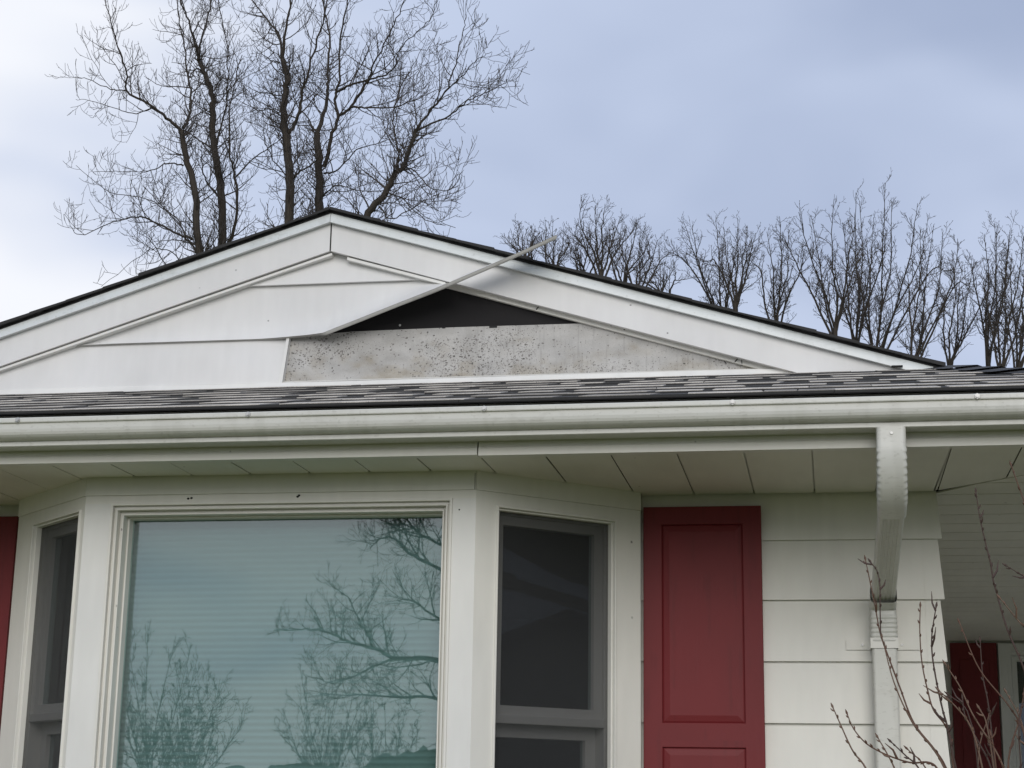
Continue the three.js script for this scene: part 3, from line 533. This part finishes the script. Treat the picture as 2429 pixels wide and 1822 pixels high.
function limbTree(name, limbs, label, o, seed, mats = [M.bark, M.twig]) {
  const r = rngOf(seed), t = group(name); const b = limbs[0][2]; t.position.set(b[0] + (o.lean ?? 0), 0, b[2]);
  const off = V(-t.position.x, 0, -t.position.z), trunk = new Tubes(), crown = new Tubes();
  limbs.forEach(([r0, r1, c], li) => {
    let pts = []; for (let i = 0; i < c.length; i += 3) pts.push(V(c[i], c[i + 1], c[i + 2]).add(off));
    if (li === 0) { pts = [V(0, 0, 0), V((pts[0].x) * 0.5, pts[0].y * 0.5, 0), ...pts]; }
    const fine = smoothPath(pts, (pts.length - 1) * 5); const rad = fine.map((_, i) => { const q = i / (fine.length - 1); return li === 0 ? lerp(r0 * 1.5, r1, Math.pow(q, 0.8)) * (o.slim ?? 1) : lerp(r0, r1, Math.pow(q, 0.6)) * (o.slim ?? 1); });
    for (let i = 1; i < fine.length - 1; i++) { fine[i].x += (r() - 0.5) * 0.045; fine[i].y += (r() - 0.5) * 0.035; fine[i].z += (r() - 0.5) * 0.05; }
    trunk.tube(fine, rad, li === 0 ? 9 : 7); sprout(crown, fine, rad, 0, o, r);
  });
  add('trunk', trunk.geo(), mats[0], t, false); add('crown', crown.geo(), mats[1], t, false);
  return t;
}
const big = { tip: 0.0042, slim: 0.72, clear: 9.5, flat: 0.8, levels: [
  { gap: 0.23, len: 1.3, r: 0.0145, ang: [0.6, 1.35], segs: 7, jit: 0.42, k: 4, up: 0.14, curl: 0.35, from: 0.10 },
  { gap: 0.2, len: 0.52, r: 0.0085, ang: [0.6, 1.5], segs: 5, jit: 0.5, k: 3, up: 0.05, curl: 0.6 },
  { gap: 0.15, len: 0.30, r: 0.006, ang: [0.6, 1.4], segs: 3, jit: 0.6, k: 3, up: 0.0, curl: 1.1 } ] };
const TREES = {"A": [[0.105,0.075,[-12.52,12.38,-27.0,-12.59,12.71,-27.0,-12.79,14.14,-27.0,-13.08,15.07,-27.0,-13.16,15.46,-27.0]],[0.06,0.012,[-13.16,15.46,-27.0,-13.44,15.72,-26.83,-13.66,15.89,-26.66,-14.23,16.24,-26.49,-14.18,16.55,-26.31,-14.35,17.09,-26.14,-14.47,17.53,-25.97,-14.61,18.2,-25.8]],[0.055,0.014,[-13.13,15.54,-27.0,-13.09,15.81,-27.17,-13.13,16.38,-27.33,-13.29,16.89,-27.5,-13.51,17.76,-27.67,-13.74,18.53,-27.83,-13.97,19.67,-28.0]],[0.022,0.007,[-14.1,16.11,-26.2,-14.43,16.12,-26.13,-14.93,16.36,-26.07,-15.2,16.38,-26.0]],[0.04,0.007,[-12.75,13.04,-27.0,-13.17,13.18,-26.75,-13.65,13.4,-26.5,-13.82,13.32,-26.25,-14.19,13.1,-26.0,-14.66,12.8,-25.75,-14.81,12.92,-25.5]],[0.035,0.007,[-12.59,12.71,-27.0,-13.01,13.17,-27.25,-13.33,13.69,-27.5,-13.68,13.98,-27.75,-14.29,14.39,-28.0,-15.24,14.68,-28.25,-16.2,15.44,-28.5]],[0.028,0.007,[-13.06,14.69,-27.0,-13.33,14.67,-26.8,-13.59,14.46,-26.6,-14.01,14.38,-26.4,-14.71,14.33,-26.2]],[0.022,0.006,[-13.81,16.05,-27.0,-14.18,15.89,-26.88,-14.51,15.93,-26.75,-15.09,16.11,-26.62,-15.37,16.11,-26.5]],[0.022,0.006,[-12.87,12.39,-27.0,-13.07,12.68,-26.75,-13.34,12.7,-26.5,-13.58,12.45,-26.25,-14.24,11.77,-26.0]],[0.02,0.006,[-13.24,12.4,-27.0,-13.31,12.74,-26.2,-13.35,12.73,-25.4]]],"B": [[0.11,0.07,[-12.61,12.86,-28.5,-12.66,13.37,-28.5,-12.78,14.69,-28.5,-13.0,15.66,-28.5,-13.08,16.48,-28.5,-13.1,16.88,-28.5,-13.33,17.45,-28.5,-13.47,17.76,-28.5]],[0.055,0.015,[-13.47,17.76,-28.5,-13.45,17.97,-28.25,-13.58,18.52,-28.0,-13.7,18.9,-27.75,-13.81,19.4,-27.5]],[0.045,0.015,[-13.47,17.76,-28.5,-13.58,18.27,-28.75,-13.53,19.08,-29.0,-13.58,19.64,-29.25,-13.67,20.41,-29.5]],[0.035,0.01,[-12.93,15.74,-28.5,-12.66,16.59,-28.2,-12.53,16.99,-27.9,-12.51,17.67,-27.6,-12.64,18.61,-27.3,-12.59,18.95,-27.0]],[0.06,0.012,[-12.56,13.33,-28.5,-12.29,13.94,-28.27,-12.29,14.79,-28.03,-12.36,15.22,-27.8,-12.33,16.04,-27.57,-12.17,16.62,-27.33,-11.95,17.18,-27.1]],[0.03,0.008,[-12.09,14.57,-27.5,-11.71,15.02,-27.57,-11.17,15.45,-27.63,-10.9,15.83,-27.7]],[0.03,0.008,[-13.0,15.66,-28.5,-13.64,16.13,-28.9,-14.01,16.47,-29.3,-14.58,16.77,-29.7]],[0.025,0.018,[-13.33,17.45,-28.5,-13.32,17.35,-28.0,-13.29,16.89,-27.5]],[0.04,0.01,[-12.77,14.5,-28.5,-12.96,14.75,-28.1,-12.95,15.08,-27.7,-12.8,15.3,-27.3]]],"C": [[0.115,0.075,[-10.34,12.32,-26.0,-10.35,13.0,-26.0,-10.38,13.86,-26.0,-10.47,14.58,-26.0,-10.58,15.16,-26.0,-10.58,15.74,-26.0,-10.55,16.09,-26.0,-10.67,16.48,-26.0]],[0.05,0.02,[-10.67,16.48,-26.0,-10.59,16.99,-25.83,-10.46,17.64,-25.67,-10.38,18.11,-25.5]],[0.045,0.014,[-10.67,16.48,-26.0,-10.85,17.11,-26.25,-11.25,17.71,-26.5,-11.65,18.2,-26.75,-12.15,18.82,-27.0]],[0.06,0.016,[-10.48,14.83,-26.0,-10.22,15.13,-25.83,-10.11,15.57,-25.67,-9.96,15.92,-25.5,-9.75,16.55,-25.33,-9.57,16.9,-25.17,-9.44,17.42,-25.0]],[0.022,0.006,[-10.73,16.42,-26.0,-10.89,16.41,-25.8,-11.13,16.62,-25.6,-11.12,16.76,-25.4]],[0.025,0.007,[-10.55,15.15,-26.0,-10.95,15.5,-26.17,-11.28,15.56,-26.35,-11.54,15.85,-26.52,-11.91,16.52,-26.7]],[0.035,0.012,[-10.36,13.86,-26.0,-10.0,13.95,-25.67,-9.69,13.94,-25.33,-9.3,14.27,-25.0]],[0.022,0.006,[-10.61,15.66,-26.0,-10.77,15.57,-25.6,-10.98,15.48,-25.2,-11.2,15.54,-24.8]],[0.025,0.007,[-10.38,13.83,-26.0,-10.64,14.18,-25.7,-10.73,14.42,-25.4,-10.85,14.49,-25.1]]],"D": [[0.14,0.1,[-10.63,13.32,-29.0,-10.68,14.35,-29.0,-10.71,15.16,-29.0,-10.81,16.1,-29.0]],[0.08,0.02,[-10.81,16.1,-29.0,-10.73,16.64,-29.17,-10.72,17.26,-29.33,-10.79,17.72,-29.5,-10.82,18.65,-29.67,-11.02,19.4,-29.83,-11.24,20.16,-30.0]],[0.07,0.018,[-10.62,15.3,-29.0,-10.42,16.04,-28.9,-10.29,16.4,-28.8,-10.34,16.83,-28.7,-10.23,17.16,-28.6,-10.24,18.06,-28.5,-10.09,18.8,-28.4,-10.0,19.32,-28.3]],[0.055,0.012,[-10.35,16.49,-29.0,-9.99,16.6,-28.8,-9.59,17.12,-28.6,-9.43,17.33,-28.4,-9.1,17.85,-28.2,-8.77,18.35,-28.0,-8.53,18.85,-27.8]],[0.045,0.009,[-10.43,17.02,-29.0,-10.13,17.08,-28.8,-9.62,17.12,-28.6,-9.13,17.13,-28.4,-8.84,17.26,-28.2,-8.79,17.42,-28.0,-8.4,17.71,-27.8,-8.01,17.96,-27.6,-7.77,18.4,-27.4]],[0.04,0.009,[-9.84,16.38,-28.3,-9.51,16.25,-28.1,-8.79,16.15,-27.9,-8.22,16.21,-27.7,-7.66,16.33,-27.5]],[0.025,0.007,[-8.76,16.1,-27.8,-8.65,16.76,-28.07,-8.57,17.15,-28.33,-8.31,17.98,-28.6]],[0.035,0.008,[-10.6,15.15,-29.0,-10.21,15.06,-28.65,-9.68,15.36,-28.3,-9.1,15.36,-27.95,-8.57,15.34,-27.6]],[0.035,0.012,[-10.81,16.1,-29.0,-11.1,16.52,-29.33,-11.58,17.2,-29.67,-11.81,17.77,-30.0]],[0.03,0.008,[-10.69,14.58,-29.0,-10.22,14.75,-28.73,-9.76,14.53,-28.47,-9.08,14.35,-28.2]]],"E": [[0.09,0.05,[-8.62,11.92,-25.0,-8.44,12.71,-25.0,-8.12,13.12,-25.0,-7.94,13.49,-25.0,-7.76,13.7,-25.0,-7.65,14.08,-25.0,-7.55,14.37,-25.0]],[0.042,0.008,[-7.55,14.37,-25.0,-7.27,14.7,-24.9,-6.96,15.03,-24.8,-6.75,15.55,-24.7,-6.61,16.13,-24.6,-6.52,16.47,-24.5]],[0.032,0.006,[-7.55,14.37,-25.0,-6.85,14.55,-24.8,-6.57,14.67,-24.6,-6.2,14.75,-24.4,-5.71,14.85,-24.2,-5.57,14.89,-24.0]],[0.022,0.006,[-7.01,15.12,-25.0,-6.59,15.34,-24.73,-6.26,15.52,-24.47,-5.95,15.52,-24.2]],[0.035,0.008,[-7.91,13.57,-25.0,-7.94,13.96,-25.16,-8.09,14.59,-25.32,-8.17,14.94,-25.48,-8.16,15.18,-25.64,-7.95,15.96,-25.8]],[0.025,0.006,[-7.76,13.61,-25.0,-7.5,13.42,-24.8,-7.1,12.98,-24.6,-6.67,12.93,-24.4,-6.45,13.14,-24.2]],[0.022,0.006,[-7.55,14.37,-25.0,-7.62,14.75,-25.13,-7.71,15.25,-25.25,-7.59,15.93,-25.38,-7.38,16.51,-25.5]],[0.025,0.007,[-8.24,12.83,-25.0,-7.89,12.44,-24.67,-7.25,12.63,-24.33,-6.84,12.33,-24.0]],[0.025,0.007,[-8.12,13.12,-25.0,-7.72,12.83,-24.6,-7.12,12.24,-24.2,-6.47,11.91,-23.8]]]};
limbTree('bare_tree', TREES.A, 'x', big, 101);
limbTree('bare_tree', TREES.B, 'x', big, 102);
limbTree('bare_tree', TREES.C, 'x', big, 103);
limbTree('bare_tree', TREES.D, 'x', big, 104);
limbTree('bare_tree', TREES.E, 'x', big, 105);
{
  const labels = ['leafless tree whose trunk forks wide over the left rake', 'leafless tree with twin stems between the wide forked tree and the straight trunk', 'leafless tree with a tall straight trunk just left of the gable peak', 'thickest leafless tree rising directly behind the gable peak', 'leafless tree with a trunk leaning over the right rake beside the peak'];
  scene.children.filter((o) => o.name.startsWith('bare_tree')).forEach((o, i) => tag(o, labels[i], 'tree'));
}
// distant row beyond the right slope of the roof: several thin ascending stems each
const FAR = [[-10.21,20.1,-52.0,-10.31,21.75,0.9],[-9.86,21.63,-56.9,-10.01,23.71,1.3],[-8.5,20.43,-54.8,-8.59,22.39,1.1],[-7.6,20.03,-52.7,-7.51,22.74,2.28],[-7.4,21.4,-57.6,-7.35,23.97,1.8],[-6.63,20.41,-55.5,-6.24,22.77,1.74],[-5.35,19.48,-53.4,-5.72,20.52,1.36],[-3.6,20.43,-58.3,-3.99,24.15,3.14],[-3.05,19.68,-56.2,-3.0,23.28,1.75],[-1.54,18.71,-54.1,-1.4,22.23,1.84],[0.49,17.43,-52.0,0.25,22.04,2.97],[1.27,18.6,-56.9,1.51,23.98,2.1],[1.88,17.77,-54.8,2.88,23.51,3.28],[2.95,16.9,-52.7,4.05,21.8,1.95],[4.62,17.98,-57.6,5.23,22.23,1.78],[5.78,17.18,-55.5,6.2,22.45,1.74],[5.95,16.6,-53.4,6.55,21.86,1.68],[7.06,17.83,-58.3,7.75,22.86,2.31]];
const farCfg = { tip: 0.006, flat: 0.9, levels: [
  { gap: 0.30, len: 1.25, r: 0.018, ang: [0.45, 0.95], segs: 6, jit: 0.34, k: 4, up: 0.12, curl: 0.4, from: 0.12 },
  { gap: 0.16, len: 0.42, r: 0.0095, ang: [0.6, 1.25], segs: 3, jit: 0.4, k: 3, up: 0.05, curl: 0.4, from: 0.1 },
  { gap: 0.13, len: 0.17, r: 0.007, ang: [0.6, 1.2], segs: 2, jit: 0.4, k: 3, up: 0.1, curl: 0.3 } ] };
FAR.forEach(([bx, by, z, tx, ty, w], i) => {
  const r = rngOf(300 + i), t = group('distant_tree'); t.position.set(bx, 0, z); const trunk = new Tubes(), crown = new Tubes();
  const fy = by - 0.5 + r() * 0.9; const tr = [V(0, 0, 0), V((r() - 0.5) * 0.3, fy * 0.5, 0), V(0, fy, 0)]; trunk.tube(smoothPath(tr, 10), Array.from({ length: 11 }, (_, k) => lerp(0.22, 0.085, k / 10)), 8);
  const n = 4 + Math.round(w * 0.8), h = ty - fy;
  for (let k = 0; k < n; k++) {
    const s = (k + 0.5) / n * 2 - 1 + (r() - 0.5) * 0.25, ex = (tx - bx) + s * w * 0.60, ey = fy + h * (1.05 - 0.48 * s * s - 0.16 * r()), ez = (r() - 0.5) * w * 0.9;
    const p = smoothPath([V(0, fy - r() * 0.8, 0), V(ex * 0.36 + (r() - 0.5) * 0.25, fy + h * 0.24, ez * 0.3), V(ex * 0.80 + (r() - 0.5) * 0.3, fy + h * 0.56, ez * 0.7), V(ex, ey, ez)], 16);
    for (let q = 2; q < 16; q++) { p[q].x += (r() - 0.5) * 0.05; p[q].z += (r() - 0.5) * 0.05; }
    const rad = p.map((_, q) => lerp(0.048, 0.008, Math.pow(q / 16, 0.8))); trunk.tube(p, rad, 6); sprout(crown, p, rad, 0, farCfg, r);
  }
  add('trunk', trunk.geo(), M.bark, t, false); add('crown', crown.geo(), M.twig, t, false);
  tag(t, 'distant leafless tree of thin upright stems beyond the right roof slope', 'tree', 'distant leafless trees beyond the roof');
});

// ---------- trees across the street, mirrored in the big pane ----------
const OAK = [[0.09,0.012,[-3.6,3.3,24.0,-6.44,4.06,23.75,-7.16,4.11,24.0,-7.62,4.3,24.25,-7.94,4.35,23.88,-8.37,4.55,24.12,-8.69,4.57,23.75,-9.35,4.58,24.0]],[0.04,0.012,[-7.62,4.3,24.12,-7.66,4.54,23.75,-7.9,4.82,24.0,-8.12,5.15,24.25,-8.33,5.34,23.88]],[0.06,0.012,[-4.0,4.3,24.0,-6.45,5.61,23.88,-6.94,5.84,24.12,-7.26,6.12,23.75,-7.52,6.14,24.0,-7.77,6.03,24.25]],[0.055,0.012,[-4.2,4.9,24.0,-6.47,6.03,24.25,-6.78,6.2,23.88,-7.11,6.4,24.12,-7.4,6.57,23.75]],[0.07,0.012,[-3.2,2.6,24.0,-6.42,3.44,24.0,-7.45,3.49,24.25,-8.36,3.51,23.88]],[0.05,0.012,[-4.4,4.0,24.0,-6.43,4.76,23.75,-6.92,5.08,24.0,-7.29,5.11,24.25]],[0.035,0.012,[-7.25,4.12,24.12,-7.75,3.84,23.75,-8.19,3.7,24.0,-8.79,3.83,24.25]]];
const oak = limbTree('street_oak', [[0.24, 0.2, [-3.0, 1.6, 24, -3.4, 2.6, 24]], ...OAK], '', { tip: 0.004, slim: 0.7, levels: [
  { gap: 0.22, len: 1.0, r: 0.014, ang: [0.5, 1.1], segs: 5, jit: 0.4, k: 4, up: 0.25, curl: 0.3 },
  { gap: 0.14, len: 0.5, r: 0.008, ang: [0.5, 1.2], segs: 4, jit: 0.5, k: 3, up: 0.15, curl: 0.3 },
  { gap: 0.11, len: 0.24, r: 0.005, ang: [0.5, 1.2], segs: 2, jit: 0.5, k: 3, up: 0.1, curl: 0.3 } ] }, 401);
tag(oak, 'spreading bare oak across the street, mirrored in the large bay pane', 'tree');
[[-18.6, 36, 5.3, 3.2], [-17.0, 38, 6.0, 3.4], [-15.6, 37, 5.0, 2.4], [-13.6, 42, 5.4, 2.6], [-11.5, 40, 4.4, 2.2]].forEach(([x, z, h, w], i) => {
  const r = rngOf(500 + i), t = group('street_tree'); t.position.set(x, 0, z); const trunk = new Tubes(), crown = new Tubes();
  trunk.tube([V(0, 0, 0), V(0.05, h * 0.35, 0)], [0.12, 0.09], 7);
  for (let k = 0; k < 8; k++) { const s = k / 3.5 - 1, p = smoothPath([V(0.05, h * 0.3, 0), V(s * w * 0.25, h * 0.55, (r() - 0.5)), V(s * w * 0.5, h * (1 - 0.25 * s * s), (r() - 0.5) * 2)], 10), rad = p.map((_, q) => lerp(0.022, 0.006, q / 10)); trunk.tube(p, rad, 5); sprout(crown, p, rad, 0, { ...farCfg, tip: 0.007 }, r); }
  add('trunk', trunk.geo(), M.bark, t, false); add('crown', crown.geo(), M.twig, t, false);
  tag(t, 'small bare tree across the street, mirrored low in the large bay pane', 'tree', 'small trees across the street');
});
{ // evergreen hedge across the street: one lumpy mass
  const g = grid(700, 36, (s, t) => { const x = lerp(-60, 40, s), top = 0.7 + 3.0 * fbm(x * 0.2 + 0.4, 2, 1, 3) + 1.0 * fbm(x * 0.9, 5, 1, 4), y = top * Math.sin(t * Math.PI * 0.5), n = fbm(x * 2.2, y * 2.2, 3, 4) - 0.5; return [x + n * 0.5, y + (fbm(x * 3.1, t * 9, 7, 3) - 0.5) * 0.6 * t, 46.5 + t * 1.6 - n * 1.4]; });
  const o = add('hedge_row', g, M.hedge, scene); o.userData = { kind: 'stuff', label: 'dark evergreen hedge along the far side of the street', category: 'hedge' };
}
{ // neighbour's house to the right, mirrored in the angled window
  const n = group('neighbour_house'); n.position.set(24, 0, 6.5); n.rotation.y = -0.25; tag(n, 'neighbouring house with dark roof, mirrored in the right angled window', 'house');
  add('wall', [box(-3, 3, 0, 2.7, -5, 5)], M.white2, n);
  add('roof', [profX([[-5.6, 2.55], [0, 4.75], [5.6, 2.55], [5.6, 2.4], [0, 4.58], [-5.6, 2.4]], -3.5, 3.5)], M.shingle2, n);
  add('gable_wall', profX([[-5, 2.7], [0, 4.55], [5, 2.7]], -2.98, 2.98), M.white2, n);
  for (const z of [-2.8, 2.4]) add('window', box(-3.05, -3.0, 1.0, 2.2, z - 0.6, z + 0.6, 0.004), M.trim, n), add('glass_pane', box(-3.06, -3.055, 1.07, 2.13, z - 0.53, z + 0.53), M.dark, n);
  add('door', box(-3.05, -3.0, 0.15, 2.2, -0.5, 0.45, 0.004), M.red, n);
}

// ---------- shrub beside the downspout ----------
const shrub = group('shrub'); shrub.position.set(0.52, 0, 1.3);
tag(shrub, 'leafless shrub of thin reddish brown stems in front of the downspout', 'shrub');
{
  const r = rngOf(61), STEMS = [[[0.25,1.715,1.15],[0.227,1.755,1.15],[0.184,1.813,1.15],[0.156,1.892,1.15],[0.132,1.964,1.15],[0.117,2.012,1.15],[0.107,2.075,1.15],[0.096,2.141,1.15],[0.089,2.182,1.15]],[[0.11,1.987,1.395],[0.111,2.058,1.395],[0.112,2.09,1.395],[0.107,2.124,1.395],[0.096,2.141,1.395]],[[0.238,1.711,1.29],[0.175,1.806,1.29],[0.139,1.891,1.29],[0.116,1.991,1.29]],[[0.264,1.715,1.185],[0.26,1.779,1.185],[0.249,1.809,1.185],[0.226,1.841,1.185],[0.215,1.884,1.185],[0.205,1.945,1.185],[0.203,2.016,1.185],[0.206,2.069,1.185]],[[0.249,1.726,1.43],[0.239,1.791,1.43],[0.231,1.826,1.43],[0.22,1.89,1.43],[0.214,1.946,1.43],[0.215,1.981,1.43],[0.219,2.006,1.43],[0.226,2.04,1.43]],[[0.071,1.708,1.325],[0.046,1.742,1.325],[0.019,1.803,1.325],[0.006,1.834,1.325]],[[0.226,1.713,1.22],[0.209,1.725,1.22],[0.173,1.724,1.22],[0.136,1.734,1.22],[0.097,1.751,1.22],[0.072,1.768,1.22],[0.047,1.8,1.22],[0.037,1.826,1.22]],[[0.175,1.706,1.465],[0.152,1.729,1.465],[0.124,1.756,1.465]],[[0.13,1.708,1.36],[0.117,1.736,1.36],[0.099,1.769,1.36]],[[0.2,1.712,1.255],[0.165,1.75,1.255]],[[0.359,1.691,1.15],[0.355,1.744,1.15],[0.348,1.857,1.15],[0.339,1.92,1.15],[0.337,1.994,1.15]],[[0.355,1.694,1.395],[0.343,1.733,1.395],[0.293,1.822,1.395],[0.271,1.876,1.395],[0.244,1.922,1.395]],[[0.407,1.786,1.29],[0.381,1.841,1.29],[0.322,1.921,1.29],[0.284,2.021,1.29]],[[0.44,1.846,1.185],[0.426,1.93,1.185],[0.393,2.024,1.185],[0.373,2.112,1.185],[0.37,2.123,1.185],[0.365,2.17,1.185],[0.358,2.206,1.185],[0.35,2.252,1.185],[0.346,2.279,1.185],[0.341,2.33,1.185]],[[0.43,1.979,1.43],[0.404,2.0,1.43],[0.36,2.058,1.43]],[[0.446,2.228,1.325],[0.43,2.286,1.325],[0.408,2.363,1.325]],[[0.46,2.117,1.22],[0.433,2.134,1.22],[0.399,2.156,1.22]],[[0.303,1.707,1.465],[0.282,1.794,1.465],[0.258,1.828,1.465],[0.225,1.862,1.465]],[[0.363,1.704,1.36],[0.394,1.818,1.36],[0.405,1.87,1.36]],[[0.338,1.714,1.255],[0.314,1.769,1.255],[0.289,1.823,1.255],[0.285,1.859,1.255]]], off = V(-0.52, 0, -1.3), mats = [M.stem, M.stem3, M.stem2];
  const stem = (pts, r0, mat, root) => {
    const tb = new Tubes(); let c = pts.slice();
    if (root) { const a = pts[0]; c = [V((r() - 0.5) * 0.3, 0, (r() - 0.5) * 0.25), V(lerp(0, a.x, 0.35) + (r() - 0.5) * 0.08, a.y * 0.45, a.z * 0.4), ...pts]; }
    const fine = smoothPath(c, (c.length - 1) * 6), n = fine.length; const rad = fine.map((_, i) => lerp(r0, 0.0011, Math.pow(i / (n - 1), 0.9)));
    tb.tube(fine, rad, 6);
    for (let i = 2; i < n - 1; i += 3) { if (fine[i].y < 1.55) continue; // buds in pairs and short spurs
      const d = fine[i + 1].clone().sub(fine[i]).normalize(), sd = V(r() - 0.5, r() - 0.3, r() - 0.5).cross(d).normalize(); const l = r() < 0.22 ? 0.012 + r() * 0.03 : 0.005 + r() * 0.004, w = rad[i] + 0.0012;
      tb.tube([fine[i].clone(), fine[i].clone().addScaledVector(sd, l * 0.45).addScaledVector(d, l * 0.4), fine[i].clone().addScaledVector(sd, l * 0.7).addScaledVector(d, l)], [w, w * 0.8, 0.0007], 5); }
    { const q = fine[n - 1], d = q.clone().sub(fine[n - 2]).normalize(); tb.tube([q.clone(), q.clone().addScaledVector(d, 0.006), q.clone().addScaledVector(d, 0.014)], [0.0012, 0.0026, 0.0006], 6); }
    add('stem', tb.geo(), mat, shrub, false);
  };
  STEMS.forEach((s, i) => { const pts = s.map((a) => V(...a).add(off)); stem(pts, i === 1 ? 0.0014 : 0.0027, mats[i % 3], i !== 1); });
  for (let k = 0; k < 46; k++) { // the thicket lower down
    const x = -0.24 + r() * 0.42, top = 1.50 + r() * 0.36 + Math.max(0, x) * 0.5, z = (r() - 0.5) * 0.5, lx = (r() - 0.55) * 0.35; const b = V((r() - 0.5) * 0.35, 0.0, (r() - 0.5) * 0.3);
    const m1 = b.clone().lerp(V(x, top, z), 0.45).add(V((r() - 0.5) * 0.06, 0, 0)), m2 = b.clone().lerp(V(x, top, z), 0.78).add(V((r() - 0.5) * 0.05, 0, 0));
    stem([b, m1, m2, V(x, top, z), V(x + lx * 0.2, top + 0.1 * r(), z)], 0.0027, mats[k % 3], false);
  }
}

renderer.setSize(1024, 768);
renderer.render(scene, camera);
